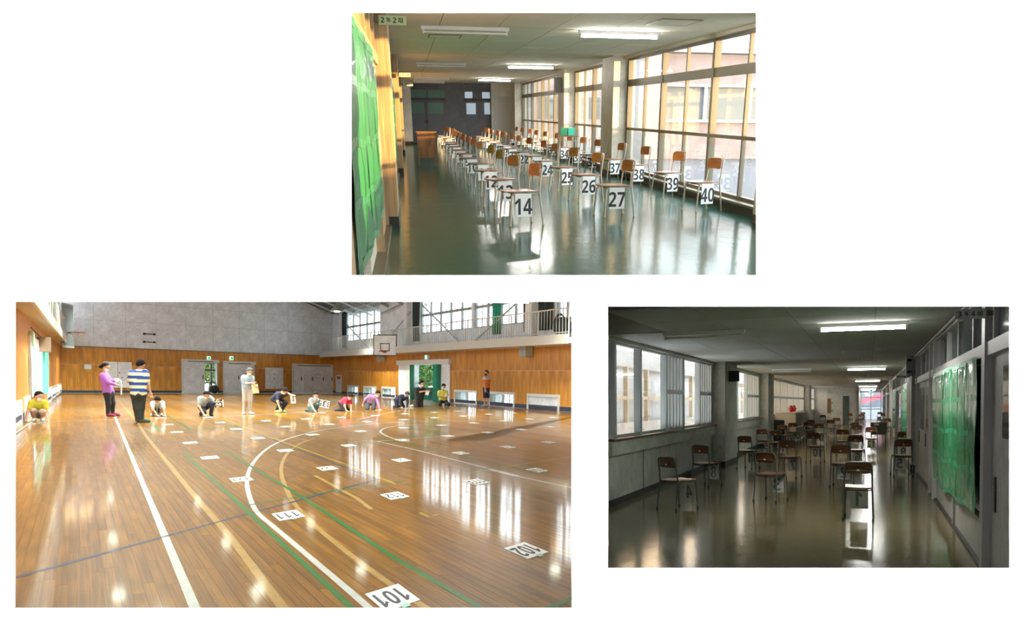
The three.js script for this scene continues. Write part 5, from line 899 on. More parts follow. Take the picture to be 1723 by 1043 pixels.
  // ---- painted lines
  const cols = { W: C(0.56, 0.585, 0.555), G: C(0.008, 0.16, 0.03), B: C(0.022, 0.045, 0.10), Y: C(0.46, 0.30, 0.02), K: C(0.40, 0.245, 0.07) };
  const lm = {}; for (const k in cols) lm[k] = mat('court paint ' + k, cols[k], 0.4, { specularIntensity: 0.35, clearcoat: 0.6, clearcoatRoughness: 0.08, map: rep(mottle, 1, 1) });
  const names = { W: 'white', G: 'green', B: 'dark blue', Y: 'yellow', K: 'faded cream' };
  const line = (k, w, pts, lift = 0.0012) => {
    const P = pts.map(([x, y]) => gnd(x, y)), n = P.length, pos = [], idx = [], nor = [], uv = [];
    for (let i = 0; i < n; i++) { const d = P[Math.min(n - 1, i + 1)].clone().sub(P[Math.max(0, i - 1)]).normalize(), s = V(-d.z, 0, d.x).multiplyScalar(w / 2); for (const e of [1, -1]) { const q = P[i].clone().addScaledVector(s, e); pos.push(q.x, lift, q.z); nor.push(0, 1, 0); uv.push(q.x, q.z); } if (i < n - 1) { const a = 2 * i; idx.push(a, a + 2, a + 1, a + 1, a + 2, a + 3); } }
    const b = new THREE.BufferGeometry(); b.setAttribute('position', new THREE.Float32BufferAttribute(pos, 3)); b.setAttribute('normal', new THREE.Float32BufferAttribute(nor, 3)); b.setAttribute('uv', new THREE.Float32BufferAttribute(uv, 2)); b.setIndex(idx);
    const o = mesh('court_line', b, lm[k], g); o.userData.label = names[k] + ' court line'; return o;
  };
  const smooth = (pts) => new THREE.CatmullRomCurve3(pts.map(([x, y]) => V(x, y, 0)), false, 'centripetal').getPoints(pts.length * 6).map((p) => [p.x, p.y]);
  line('W', 0.056, [[168, 652], [193, 700], [335, 1040]]);
  line('W', 0.05, smooth([[956, 714], [880, 710], [806, 708.6], [706.8, 709], [637, 712.3], [581.4, 717.9], [539.6, 724], [497.9, 734], [464.6, 746], [443, 760], [424, 782], [416.5, 801], [416.5, 822], [430.5, 859], [458, 884], [490, 911], [542, 955], [604, 1008], [640, 1040]]));
  line('G', 0.042, [[309.7, 763.4], [408.8, 853], [490, 929], [610, 1040]], 0.0018);
  line('G', 0.042, [[379.4, 758.7], [508, 836], [665.8, 939.8], [838, 1040]], 0.0018);
  line('G', 0.04, [[309.7, 763.4], [490, 749.4], [570, 742.6], [710, 730.4], [809.7, 721], [910, 700]], 0.0015);
  line('G', 0.04, [[322, 771], [490, 758.7], [570, 750.6], [710, 737.4]], 0.0015);
  line('G', 0.04, [[408.8, 851.6], [490, 838], [554, 828], [681, 809]], 0.0018);
  line('G', 0.045, [[642.7, 736], [700, 749], [855, 784], [962, 810]], 0.0015);
  line('G', 0.045, [[853, 783.4], [780, 794]], 0.0015);
  line('G', 0.055, [[880, 1040], [907, 1029.6], [975, 1003]], 0.0015);
  line('G', 0.06, [[236, 697], [252.5, 711], [268.6, 725.5]], 0.0015);
  line('G', 0.045, [[279, 697.7], [321.5, 722.7]], 0.0015);
  line('G', 0.06, [[268.6, 725.5], [337.5, 722.7], [435, 712], [520, 704]], 0.0015);
  line('B', 0.046, [[5, 977.5], [272.5, 904], [413.5, 865.6], [490, 845.4], [554, 828], [634.8, 806.7]]);
  line('B', 0.04, [[634.8, 806.7], [480, 748], [461, 739.5]]);
  line('B', 0.05, [[5, 753], [240, 745.7], [461.4, 739.4]]);
  line('Y', 0.04, [[368.8, 702.5], [480, 745.2], [590, 784], [665.8, 814.5], [683, 812]], 0.0021);
  line('Y', 0.04, [[792.5, 795], [833, 788], [965, 768]], 0.0021);
  line('Y', 0.05, [[706, 862.4], [721.5, 870], [736, 865.5]], 0.0021);
  line('Y', 0.06, [[371, 715], [480, 714], [560, 713], [640, 706]], 0.0021);
  line('W', 0.045, [[635.7, 742.6], [700, 757], [825, 789], [869, 801], [968, 822]]);
  line('W', 0.11, [[826, 790], [869, 801]], 0.0024);
  line('W', 0.05, [[635.7, 742.6], [710, 736.7], [809.7, 727.8], [866, 722], [965, 737]]);
  line('W', 0.06, smooth([[690, 744], [665, 738.7], [647, 731.8], [640, 726.2], [645.5, 721.3], [665, 717], [706.8, 714.6], [760, 715]]));
  line('W', 0.06, [[46, 714], [81, 710], [146, 707.5], [216, 704.5], [371, 701], [480, 695.6], [560, 691]]);
  line('W', 0.045, [[0, 746], [46.7, 714], [66, 703]]);
  line('W', 0.05, smooth([[555, 671], [575, 676], [560, 684], [520, 688], [470, 690]]));
  line('W', 0.05, [[600, 706], [640, 697], [690, 688], [780, 683]]);
  line('K', 0.06, [[197.7, 672], [230, 708], [244.6, 732], [325, 831.5], [387, 902.7], [478, 1025]]);
  line('K', 0.05, smooth([[530, 737], [500, 749], [482, 765], [474, 782], [474, 800.5], [483, 825], [489, 838], [517, 871.7], [582, 927.4], [665.8, 989], [735, 1034]]));
  line('K', 0.05, [[530, 800], [600, 838], [625, 857]]);
}
function poly4(pts, y0, y1) { return new THREE.ExtrudeGeometry(new THREE.Shape(pts.map(([x, z]) => new THREE.Vector2(x, -z))), { depth: y1 - y0, bevelEnabled: false }).rotateX(-Math.PI / 2).translate(0, y0, 0); }
// ---- numbered sheets on the floor, upside down from here, laid along the court
{
  const tapeG = mat('floor tape', C(0.28, 0.52, 0.44), 0.5);
  const t1 = gnd(669, 982.5).sub(gnd(706, 1009.5)).normalize(), t2 = gnd(669, 982.5).sub(gnd(613, 1000)).normalize();   // away along the court, across it
  const w0 = gnd(669, 982.5).distanceTo(gnd(613, 1000)), h0 = gnd(669, 982.5).distanceTo(gnd(706, 1009.5));
  const rowsP = [
    ['101', [[660, 1005], [885, 926]]], ['111', [[485, 867], [664, 834], [802, 810.8], [903.7, 791]]],
    ['121', [[406, 806.5], [551, 788], [675.4, 774.3], [775.2, 762.3], [854.3, 752], [922.5, 744]]],
    ['131', [[353, 770], [480, 758], [587, 749.5], [677, 740.5], [754, 733.6], [820.6, 727.8], [877, 722.6], [925.6, 718]]],
    ['201', [[320, 745], [433.6, 737.3], [526.4, 731.4], [607, 725.5], [679, 720], [743, 715.5], [798, 711.6], [848, 708.2], [890.4, 705], [930, 702]]],
    ['211', [[297.8, 727], [397.4, 722], [480.5, 717.9], [553.6, 714], [618.3, 709.5], [679, 706], [732, 702.7], [780, 700], [823, 697], [863, 695]]],
    ['221', [[282.5, 714.4], [371, 711], [447.5, 708], [514.6, 705], [574.5, 702], [631.6, 699.3], [682.4, 696.3], [731, 694], [770.5, 691.7], [810.5, 689.7]]],
    ['231', [[269, 703.3], [350, 702.2], [541, 694.6], [590, 691.6], [637, 690], [683.5, 687.3], [760, 684.6]]],
  ];
  const basis = new THREE.Matrix4(), w = w0, h = h0;
  rowsP.forEach(([start, pts], ri) => pts.forEach(([x, y], i) => {
    const n = String(+start + i), p = gnd(x, y), near = ['101', '102', '111', '112', '113', '121', '122', '131', '132', '201'].includes(n);
    const label = `white floor sheet ${near ? n + ' ' : ''}${ORD[i]} from the left in the ${start === '231' ? 'row at the crouching people' : ORD[ri] + ' row from the viewer'}`;
    const t = thing('floor_sheet', label, 'paper sheet', 'numbered sheets on the hall floor');
    // local x across the court towards the left (reading direction), local y away from the print's head
    const pts4 = (a, b) => t2.clone().multiplyScalar(-a * w).addScaledVector(t1, -b * h);
    const flat = (us, yv) => { const g = new THREE.BufferGeometry(), q = us.map(([a, b]) => pts4(a, b).setY(yv)); g.setAttribute('position', new THREE.Float32BufferAttribute([0, 1, 2, 0, 2, 3].flatMap((k) => [q[k].x, q[k].y, q[k].z]), 3)); g.setAttribute('uv', new THREE.Float32BufferAttribute(new Array(12).fill(0), 2)); g.computeVertexNormals(); if (g.attributes.normal.getY(0) < 0) { const r = new THREE.BufferGeometry(); r.setAttribute('position', new THREE.Float32BufferAttribute([0, 2, 1, 0, 3, 2].flatMap((k) => [q[k].x, q[k].y, q[k].z]), 3)); r.setAttribute('uv', new THREE.Float32BufferAttribute(new Array(12).fill(0), 2)); r.computeVertexNormals(); return r; } return g; };
    const sq = [[-0.5, -0.5], [0.5, -0.5], [0.5, 0.5], [-0.5, 0.5]];
    mesh('sheet', slab(sq.map(([a, b]) => pts4(a, b).setY(0.0036)), V(0, 5, 0), 0.0012), paperWhite, t);
    const dg = digits(n, 0.5, 0.58).clone(), dp = dg.attributes.position;
    const sx = 1.0; for (let k = 0; k < dp.count; k++) { const q = pts4(dp.getX(k) * sx, dp.getY(k) * 1.0); dp.setXYZ(k, q.x, 0.0042, q.z); } dg.computeVertexNormals();
    mesh('printed_number', dg, ink, t);
    mesh('tape', flat([[-0.16, 0.42], [0.06, 0.42], [0.06, 0.6], [-0.16, 0.6]], 0.0048), tapeG, t);
    put(roomC, t, p.x, 0, p.z);
  }));
}
// ---- greenery and ground outside the hall
{
  const grass = mat('grass', C(0.10, 0.19, 0.045), 0.9, { map: rep(mottle, 0.6, 0.6) });
  const wide = (fr, name, s0, s1, d, label) => struct(fr, name, b2(s0, s1, -0.4, -0.1, -d, -0.32), grass, label, 'ground');
  wide(rig, 'floor', -2, rig.len - 1, 5, 'grass strip outside the right hall wall'); wide(far, 'floor', -1, far.len + 3, 10, 'grass strip outside the far hall wall'); struct(lef, 'floor', b2(14, lef.len, -0.4, -0.1, -9, -0.32), mat('court', C(0.80, 0.78, 0.74), 0.9), 'pale concrete strip outside the left hall wall', 'ground');
  const leafM = [C(0.10, 0.22, 0.045), C(0.16, 0.30, 0.07), C(0.06, 0.14, 0.03)].map((c, i) => mat('leaves ' + i, c, 0.8, { side: THREE.DoubleSide, transmission: 0.3, thickness: 0 }));
  const bark = mat('bark', C(0.08, 0.055, 0.035), 0.9);
  const tree = (fr, s, d, hgt, r, label, n) => {
    const t = thing('broadleaf_tree', label, 'tree', 'trees outside the sports hall');
    mesh('trunk', tube([[0, 0, 0], [0.1, hgt * 0.3, 0.05], [-0.05, hgt * 0.6, 0]], 0.12, 8, 7), bark, t);
    for (let b = 0; b < 4; b++) { const a = b * 1.7 + s; mesh('branch', tube([[0, hgt * 0.4, 0], [Math.cos(a) * r * 0.5, hgt * 0.6, Math.sin(a) * r * 0.4], [Math.cos(a) * r * 0.8, hgt * 0.8, Math.sin(a) * r * 0.6]], 0.05, 8, 5), bark, t); }
    for (let k = 0; k < 3; k++) { const pos = []; for (let i = 0; i < n; i++) { const a = rr(0, 6.28), q = Math.cbrt(rnd()), u = rr(-1, 1), rad = r * q; const c = V(Math.cos(a) * rad * Math.sqrt(1 - u * u), hgt * 0.62 + u * rad * hgt * 0.42 / r, Math.sin(a) * rad * Math.sqrt(1 - u * u)); const x = V(rr(-1, 1), rr(-1, 1), rr(-1, 1)).normalize().multiplyScalar(rr(0.08, 0.17)), y = V(rr(-1, 1), rr(-1, 1), rr(-1, 1)).cross(x).normalize().multiplyScalar(rr(0.05, 0.1)); for (const p of [c.clone().add(x), c.clone().add(y), c.clone().sub(x), c.clone().add(x), c.clone().sub(x), c.clone().sub(y)]) pos.push(p.x, p.y, p.z); } const g = new THREE.BufferGeometry(); g.setAttribute('position', new THREE.Float32BufferAttribute(pos, 3)); g.computeVertexNormals(); mesh('foliage', g, leafM[k], t).userData.kind = 'stuff'; }
    put(fr, t, s, -0.1, -d);
  };
  const ds = (rig.at(697, 640).x + rig.at(739, 640).x) / 2;
  tree(rig, rig.at(712, 630, -3.4).x, 3.4, 3.6, 1.5, 'leafy tree right outside the open doorway', 900);
  tree(rig, rig.at(726, 630, -6.4).x + 0.6, 6.4, 4.0, 1.8, 'leafy tree left of the open doorway, outside', 900);
  tree(rig, rig.at(850, 545).x - 5, 8.5, 5.4, 2.6, 'tall pale tree outside the right high windows', 900);
  tree(rig, rig.at(640, 545).x - 13, 8.5, 5.0, 2.4, 'tall pale tree outside the high windows near the corner', 900);
  const fs = (far.at(343.5, 640).x + far.at(365, 640).x) / 2;
  tree(far, far.at(352, 635, -3.4).x, 3.4, 3.6, 1.6, 'leafy tree outside the half open sliding door', 900);
  tree(far, fs + 5.6, 5, 3.4, 1.5, 'leafy bush tree further right outside the half open door', 700);
}
{ const t = thing('gym_bag', 'black bag on the floor in the half open doorway', 'bag'), p = far.at(360, 657, 0.3); mesh('bag', new THREE.SphereGeometry(0.33, 14, 10).scale(1, 0.9, 0.7).translate(0, 0.28, 0), curtainDark, t); mesh('handle', new THREE.TorusGeometry(0.16, 0.02, 6, 14, Math.PI).translate(0, 0.52, 0), shade, t); put(far, t, p.x, 0, 0.35); }
// ================================================================== people in the sports hall
function surface(sdf, mn, mx, cell) {          // naive surface nets over a distance field
  const nx = Math.ceil((mx.x - mn.x) / cell) + 1, ny = Math.ceil((mx.y - mn.y) / cell) + 1, nz = Math.ceil((mx.z - mn.z) / cell) + 1;
  const f = new Float32Array(nx * ny * nz), id = (i, j, k) => (k * ny + j) * nx + i;
  for (let k = 0; k < nz; k++) for (let j = 0; j < ny; j++) for (let i = 0; i < nx; i++) f[id(i, j, k)] = sdf(mn.x + i * cell, mn.y + j * cell, mn.z + k * cell);
  const vid = new Int32Array(nx * ny * nz).fill(-1), pos = [], idx = [];
  for (let k = 0; k < nz - 1; k++) for (let j = 0; j < ny - 1; j++) for (let i = 0; i < nx - 1; i++) {
    let m = 0, sx = 0, sy = 0, sz = 0, n = 0; const c = [];
    for (let q = 0; q < 8; q++) { const v = f[id(i + (q & 1), j + ((q >> 1) & 1), k + (q >> 2))]; c.push(v); if (v < 0) m |= 1 << q; }
    if (m === 0 || m === 255) continue;
    for (let a = 0; a < 8; a++) for (const bit of [1, 2, 4]) { const b = a | bit; if (a & bit) continue; if ((c[a] < 0) === (c[b] < 0)) continue; const t = c[a] / (c[a] - c[b]); sx += (a & 1) + (bit === 1 ? t : 0); sy += ((a >> 1) & 1) + (bit === 2 ? t : 0); sz += (a >> 2) + (bit === 4 ? t : 0); n++; }
    vid[id(i, j, k)] = pos.length / 3; pos.push(mn.x + (i + sx / n) * cell, mn.y + (j + sy / n) * cell, mn.z + (k + sz / n) * cell);
  }
  const quad = (a, b, c, d, flip) => { if (a < 0 || b < 0 || c < 0 || d < 0) return; if (flip) idx.push(a, c, b, a, d, c); else idx.push(a, b, c, a, c, d); };
  for (let k = 1; k < nz - 1; k++) for (let j = 1; j < ny - 1; j++) for (let i = 1; i < nx - 1; i++) {
    const v = f[id(i, j, k)] < 0;
    if (v !== f[id(i + 1, j, k)] < 0) quad(vid[id(i, j - 1, k - 1)], vid[id(i, j, k - 1)], vid[id(i, j, k)], vid[id(i, j - 1, k)], !v);
    if (v !== f[id(i, j + 1, k)] < 0) quad(vid[id(i - 1, j, k - 1)], vid[id(i - 1, j, k)], vid[id(i, j, k)], vid[id(i, j, k - 1)], !v);
    if (v !== f[id(i, j, k + 1)] < 0) quad(vid[id(i - 1, j - 1, k)], vid[id(i, j - 1, k)], vid[id(i, j, k)], vid[id(i - 1, j, k)], !v);
  }
  const g = new THREE.BufferGeometry(); g.setAttribute('position', new THREE.Float32BufferAttribute(pos, 3)); g.setIndex(idx); g.computeVertexNormals();
  g.setAttribute('uv', new THREE.Float32BufferAttribute(new Float32Array(pos.length / 3 * 2), 2)); return g;
}
const capD = (b, x, y, z) => { const dx = x - b.ax, dy = y - b.ay, dz = z - b.az; let t = (dx * b.vx + dy * b.vy + dz * b.vz) * b.il; t = t < 0 ? 0 : t > 1 ? 1 : t; const ex = dx - b.vx * t, ey = dy - b.vy * t, ez = dz - b.vz * t; return Math.sqrt(ex * ex + ey * ey + ez * ez) - (b.r0 + (b.r1 - b.r0) * t); };
const bone = (a, b, r0, r1 = r0) => { const v = b.clone().sub(a); return { ax: a.x, ay: a.y, az: a.z, vx: v.x, vy: v.y, vz: v.z, il: 1 / Math.max(1e-9, v.lengthSq()), r0, r1, a, b }; };
function skin(bones, cell, blend = 0.03, cut = null) {
  const mn = V(9e9, 9e9, 9e9), mx = V(-9e9, -9e9, -9e9);
  for (const b of bones) { const r = Math.max(b.r0, b.r1) + 2.5 * cell + blend * 0.3; for (const p of [b.a, b.b]) { mn.min(p.clone().addScalar(-r)); mx.max(p.clone().addScalar(r)); } }
  return surface((x, y, z) => { let d = 9; for (const b of bones) { const e = capD(b, x, y, z); const h = blend - Math.abs(d - e); d = Math.min(d, e); if (h > 0) d -= h * h / (4 * blend); } return cut ? Math.max(d, cut(x, y, z)) : d; }, mn, mx, cell);
}
const skinM = mat('skin', C(0.50, 0.29, 0.20), 0.55), hairM = mat('hair black', C(0.010, 0.009, 0.009), 0.9, { specularIntensity: 0.25 }), hairGrey = mat('hair grey', C(0.06, 0.064, 0.07), 0.9, { specularIntensity: 0.25 });
const maskW = mat('mask white', C(0.74, 0.75, 0.76), 0.8), maskB = mat('mask dark', C(0.03, 0.03, 0.032), 0.8), eyeM = mat('eye', C(0.015, 0.01, 0.01), 0.3);
// one person: joints as picture points plus a depth towards the viewer in metres
function person(o) {
  const G = gnd(...o.feet), t = thing('person', o.label, 'person'), toCam = camera.position.clone().sub(G).setY(0).normalize(), yaw = Math.atan2(toCam.x, toCam.z);
  const fr = { M: new THREE.Matrix4().makeRotationY(yaw).setPosition(G) }; fr.inv = fr.M.clone().invert();
  const J = {}; for (const k in o.j) { const [x, y, z = 0] = o.j[k]; J[k] = onZ(fr, x, y, 0); const e = eyeIn(fr); J[k].lerp(e, z / e.z); }
  const s = o.s || 1, B = [];
  for (const k of ['AL', 'AR']) J[k].y = Math.max(J[k].y, 0.075 * s);
  const mid = (a, b, q = 0.5) => a.clone().lerp(b, q);
  const hip = mid(J.HL, J.HR), chest = mid(J.SL, J.SR), fwd = V(Math.sin(o.face[0]) * Math.cos(o.face[1]), Math.sin(o.face[1]), Math.cos(o.face[0]) * Math.cos(o.face[1]));
  const side = V(0, 1, 0).cross(fwd).normalize(), up = fwd.clone().cross(side).normalize();
  const head = J.H, jaw = head.clone().addScaledVector(up, -0.075 * s).addScaledVector(fwd, 0.025 * s), crown = head.clone().addScaledVector(up, 0.03 * s).addScaledVector(fwd, -0.012 * s);
  const neck = chest.clone().add(V(0, 0.03 * s, 0));
  const torso = [bone(mid(J.SL, hip, 0.12), mid(J.HL, hip, 0.35), 0.088 * s, 0.098 * s), bone(mid(J.SR, hip, 0.12), mid(J.HR, hip, 0.35), 0.088 * s, 0.098 * s), bone(J.SL, J.SR, 0.062 * s), bone(mid(chest, hip, 0.2), hip, 0.115 * s, 0.12 * s)];
  const up1 = [bone(J.SL, J.EL, 0.050 * s, 0.040 * s), bone(J.SR, J.ER, 0.050 * s, 0.040 * s)], up2 = [bone(J.EL, J.WL, 0.039 * s, 0.027 * s), bone(J.ER, J.WR, 0.039 * s, 0.027 * s)];
  const th = [bone(J.HL, J.KL, 0.086 * s, 0.058 * s), bone(J.HR, J.KR, 0.086 * s, 0.058 * s)], ca = [bone(J.KL, J.AL, 0.055 * s, 0.036 * s), bone(J.KR, J.AR, 0.055 * s, 0.036 * s)];
  const headB = [bone(crown, crown.clone().addScaledVector(fwd, 0.03 * s), 0.088 * s), bone(head, jaw, 0.075 * s, 0.052 * s), bone(head.clone().addScaledVector(fwd, 0.09 * s).addScaledVector(up, 0.0), head.clone().addScaledVector(fwd, 0.1 * s).addScaledVector(up, -0.03 * s), 0.012 * s, 0.017 * s), bone(head.clone().addScaledVector(side, 0.08 * s).addScaledVector(up, 0.01 * s), head.clone().addScaledVector(side, 0.083 * s).addScaledVector(up, -0.03 * s), 0.018 * s), bone(head.clone().addScaledVector(side, -0.08 * s).addScaledVector(up, 0.01 * s), head.clone().addScaledVector(side, -0.083 * s).addScaledVector(up, -0.03 * s), 0.018 * s)];
  const feet = [['AL', 'TL'], ['AR', 'TR']].map(([a, b]) => { const h = J[a].clone().setY(Math.min(J[a].y, 0.05 * s + Math.max(0, J[a].y - 0.09 * s))), toe = J[b].clone(); toe.y = Math.max(toe.y, 0.032 * s); const d = toe.clone().sub(h), L = 0.17 * s; if (d.length() > 1e-3) d.setLength(L); return bone(h.clone().setY(Math.max(h.y, 0.04 * s)), h.clone().add(d).setY(Math.max(0.032 * s, h.y + d.y)), 0.040 * s, 0.034 * s); });
  const hands = [];
  for (const [e, w, k] of [['EL', 'WL', 1], ['ER', 'WR', -1]]) {
    const d = J[w].clone().sub(J[e]).normalize(); if (o.reach) d.lerp(V(0, -1, 0), 0.35).normalize();
    const sd = d.clone().cross(Math.abs(d.y) > 0.8 ? V(0, 0, 1) : V(0, 1, 0)).normalize(), pn = sd.clone().cross(d), palm = J[w].clone().addScaledVector(d, 0.05 * s);
    const hb = [bone(J[w], palm.clone().addScaledVector(sd, 0.012 * s), 0.026 * s, 0.026 * s), bone(J[w], palm.clone().addScaledVector(sd, -0.016 * s), 0.026 * s, 0.026 * s)];
    [[-0.03, 0.062], [-0.01, 0.075], [0.01, 0.07], [0.029, 0.052]].forEach(([a, L]) => { const r = palm.clone().addScaledVector(sd, a * s).addScaledVector(d, 0.012 * s), m1 = r.clone().addScaledVector(d, L * 0.55 * s).addScaledVector(pn, 0.008 * s), tp = m1.clone().addScaledVector(d, L * 0.42 * s).addScaledVector(pn, 0.024 * s); hb.push(bone(r, m1, 0.0095 * s, 0.0088 * s), bone(m1, tp, 0.0088 * s, 0.0075 * s)); });
    const tb = J[w].clone().addScaledVector(sd, -0.024 * s * k).addScaledVector(d, 0.02 * s), tm = tb.clone().addScaledVector(sd, -0.03 * s * k).addScaledVector(d, 0.025 * s), tt = tm.clone().addScaledVector(d, 0.03 * s).addScaledVector(pn, 0.01 * s); hb.push(bone(tb, tm, 0.012 * s, 0.0105 * s), bone(tm, tt, 0.0105 * s, 0.008 * s));
    for (const b of hb) { for (const q of [b.a, b.b]) { const m = 0.012; if (q.y < m) { q.y = m; } } Object.assign(b, bone(b.a, b.b, b.r0, b.r1)); }
    hands.push(skin(hb, 0.0055 * s, 0.006));
  }
  const neckB = bone(chest.clone().lerp(head, 0.1), head.clone().addScaledVector(up, -0.06 * s).addScaledVector(fwd, -0.015 * s), 0.052 * s, 0.048 * s);
  const body = skin([...torso, ...up1, ...up2, ...th, ...ca, neckB, ...feet], 0.016, 0.035), hd = skin([...headB, bone(neckB.a, neckB.b, 0.052 * s, 0.048 * s)], 0.009, 0.03);
  mesh('body', [body, hd, ...hands], skinM, t);
  // clothes follow the body, a little proud of it
  const grow = (b, g, t0 = 0, t1 = 1) => bone(b.a.clone().lerp(b.b, t0), b.a.clone().lerp(b.b, t1), b.r0 + g, b.r0 + (b.r1 - b.r0) * t1 + g);
  const sl = o.sleeve === undefined ? 0.62 : o.sleeve, cutS = neck.y;
  const shirtB = [...torso.map((b, i) => i === 3 ? grow(b, 0.012 * s, 0, 0.8) : grow(b, 0.022 * s))]; shirtB.push(bone(mid(J.HL, chest, 0.1), mid(J.HR, chest, 0.1), 0.112 * s)); if (sl > 0) { up1.forEach((b) => shirtB.push(grow(b, 0.02 * s, 0, Math.min(1, sl)))); if (sl > 1) up2.forEach((b) => shirtB.push(grow(b, 0.016 * s, 0, 0.9))); }
  const shirt = mesh('shirt', skin(shirtB, 0.016, 0.035), o.shirt, t);
  if (o.stripes) { // broad dyed bands
    const ax = chest.clone().sub(hip), Lx = ax.length(), cols = new Float32Array(shirt.geometry.attributes.position.count * 3), p = shirt.geometry.attributes.position; ax.normalize();
    for (let i = 0; i < p.count; i++) { const h = V(p.getX(i), p.getY(i), p.getZ(i)).sub(hip).dot(ax); const c = o.stripes(h / Lx, p.getX(i) - hip.x, p.getZ(i) - hip.z); cols.set([c.r, c.g, c.b], i * 3); }
    shirt.geometry.setAttribute('color', new THREE.BufferAttribute(cols, 3));
  }
  if (o.collar) mesh('collar', new THREE.TorusGeometry(0.062 * s, 0.026 * s, 8, 20).rotateX(Math.PI / 2).translate(...neckB.a.clone().lerp(neckB.b, 0.35).toArray()), o.collar, t);
  const leg = o.legs === undefined ? 1 : o.legs, tr = [grow(torso[3], 0.012 * s, 0.75, 1), bone(J.HL, J.HR, 0.1 * s)];
  th.forEach((b) => tr.push(grow(b, 0.018 * s, 0, leg < 1 ? leg : 1))); if (leg >= 1) ca.forEach((b) => tr.push(bone(b.a, b.a.clone().lerp(b.b, 0.97), b.r0 + 0.018 * s, b.r1 + 0.02 * s)));
  mesh(leg < 1 ? 'shorts' : 'trousers', skin(tr, 0.016, 0.035), o.pants, t);
  feet.forEach((b) => { const sh = mesh('shoe', skin([bone(b.a, b.b, 0.050 * s, 0.043 * s), bone(b.a, b.a.clone().add(V(0, 0.03 * s, 0)), 0.048 * s)], 0.011, 0.02, (x, y) => 0.006 - y), o.shoes, t); });
  const hc = head.clone().addScaledVector(up, 0.02 * s);
  mesh('hair', skin([bone(crown, crown.clone().addScaledVector(fwd, 0.02 * s), 0.104 * s), bone(head.clone().addScaledVector(fwd, -0.045 * s), head.clone().addScaledVector(fwd, -0.045 * s).addScaledVector(up, -0.05 * s), 0.078 * s, 0.06 * s), ...(o.bun ? [bone(head.clone().addScaledVector(fwd, -0.12 * s).addScaledVector(up, -0.01), head.clone().addScaledVector(fwd, -0.14 * s).addScaledVector(up, -0.03), 0.045 * s)] : [])], 0.009, 0.02, (x, y, z) => { const q = V(x, y, z).sub(hc), a = q.dot(fwd), b = q.dot(up); return Math.min(0.07, (a * 0.75 - b * 0.9 - 0.012 * s)); }), o.hair || hairM, t);
  if (o.mask) { const c = head.clone().addScaledVector(up, -0.055 * s); const m = mesh('face_mask', skin([bone(head, jaw, 0.082 * s, 0.064 * s), bone(jaw, jaw.clone().addScaledVector(fwd, 0.03 * s).addScaledVector(up, 0.02 * s), 0.05 * s, 0.045 * s)], 0.008, 0.02, (x, y, z) => { const q = V(x, y, z).sub(c), a = q.dot(fwd), b = q.dot(up); return Math.max(0.018 * s - a, b - 0.034 * s); }), o.mask, t); for (const k of [-1, 1]) mesh('mask_strap', bar(head.clone().addScaledVector(side, k * 0.075 * s).addScaledVector(fwd, 0.03 * s).addScaledVector(up, -0.02 * s), head.clone().addScaledVector(side, k * 0.088 * s).addScaledVector(up, 0.0), 0.004), o.mask, m); }
  for (const k of [-1, 1]) mesh('eye', new THREE.SphereGeometry(0.011 * s, 8, 6).translate(...head.clone().addScaledVector(side, k * 0.032 * s).addScaledVector(fwd, 0.092 * s).addScaledVector(up, 0.005 * s).toArray()), eyeM, t);
  t.applyMatrix4(fr.M); scene.add(t);
  return { t, J, fr };
}
const cloth = (k, r, g, b) => mat('cloth ' + k, C(r, g, b), 0.85);
const vcloth = mat('cloth dyed', C(1, 1, 1), 0.85, { vertexColors: true });
const navy = cloth('navy', 0.018, 0.022, 0.05), black = cloth('black', 0.012, 0.012, 0.015), darkGrey = cloth('dark grey', 0.035, 0.04, 0.045), shoeW = cloth('white shoe', 0.62, 0.62, 0.62);
const P2 = {};
P2.woman = person({ label: 'woman in purple hooded jacket and black trousers standing and holding tape', feet: [186, 701], face: [1.15, -0.25], bun: true, mask: maskW, s: 1.0, sleeve: 2, shirt: cloth('purple', 0.30, 0.10, 0.42), pants: black, shoes: cloth('wine shoe', 0.20, 0.02, 0.05),
  j: { H: [177.5, 617.5], SL: [172.5, 632, 0.12], SR: [177.5, 631, -0.12], EL: [182, 643.5, 0.2], ER: [186.5, 640.5, -0.14], WL: [194, 647, 0.22], WR: [195.5, 640.8, -0.14], HL: [180, 661.5, 0.07], HR: [186, 661, -0.08], KL: [182.5, 679, 0.07], KR: [189.5, 678, -0.08], AL: [181.5, 695.5, 0.07], AR: [189.5, 693.5, -0.1], TL: [191, 700, 0.1], TR: [199, 698, -0.1] } });
const stripeC = [C(0.62, 0.62, 0.40), C(0.02, 0.06, 0.32)];
person({ label: 'man in blue and cream striped polo shirt seen from behind', feet: [235, 711], face: [2.5, -0.25], s: 1.06, sleeve: 0.75, collar: cloth('white collar', 0.7, 0.72, 0.72), shirt: vcloth, stripes: (h) => stripeC[(h + 0.14) % 0.29 < 0.145 ? 1 : 0], pants: cloth('charcoal', 0.022, 0.026, 0.024), shoes: cloth('dark shoe', 0.06, 0.07, 0.06),
  j: { H: [236.5, 613.5], SL: [222.5, 628, 0], SR: [244.5, 627, 0], EL: [216.5, 641.5, -0.08], ER: [249.5, 645.5, 0.02], WL: [222, 647, -0.26], WR: [253, 660, 0], HL: [227, 664.5], HR: [239, 664.5], KL: [229.5, 687, 0.0], KR: [238, 687, 0.0], AL: [231.5, 706], AR: [238, 706, 0.05], TL: [237, 709, -0.1], TR: [246, 709.5, 0.02] } });
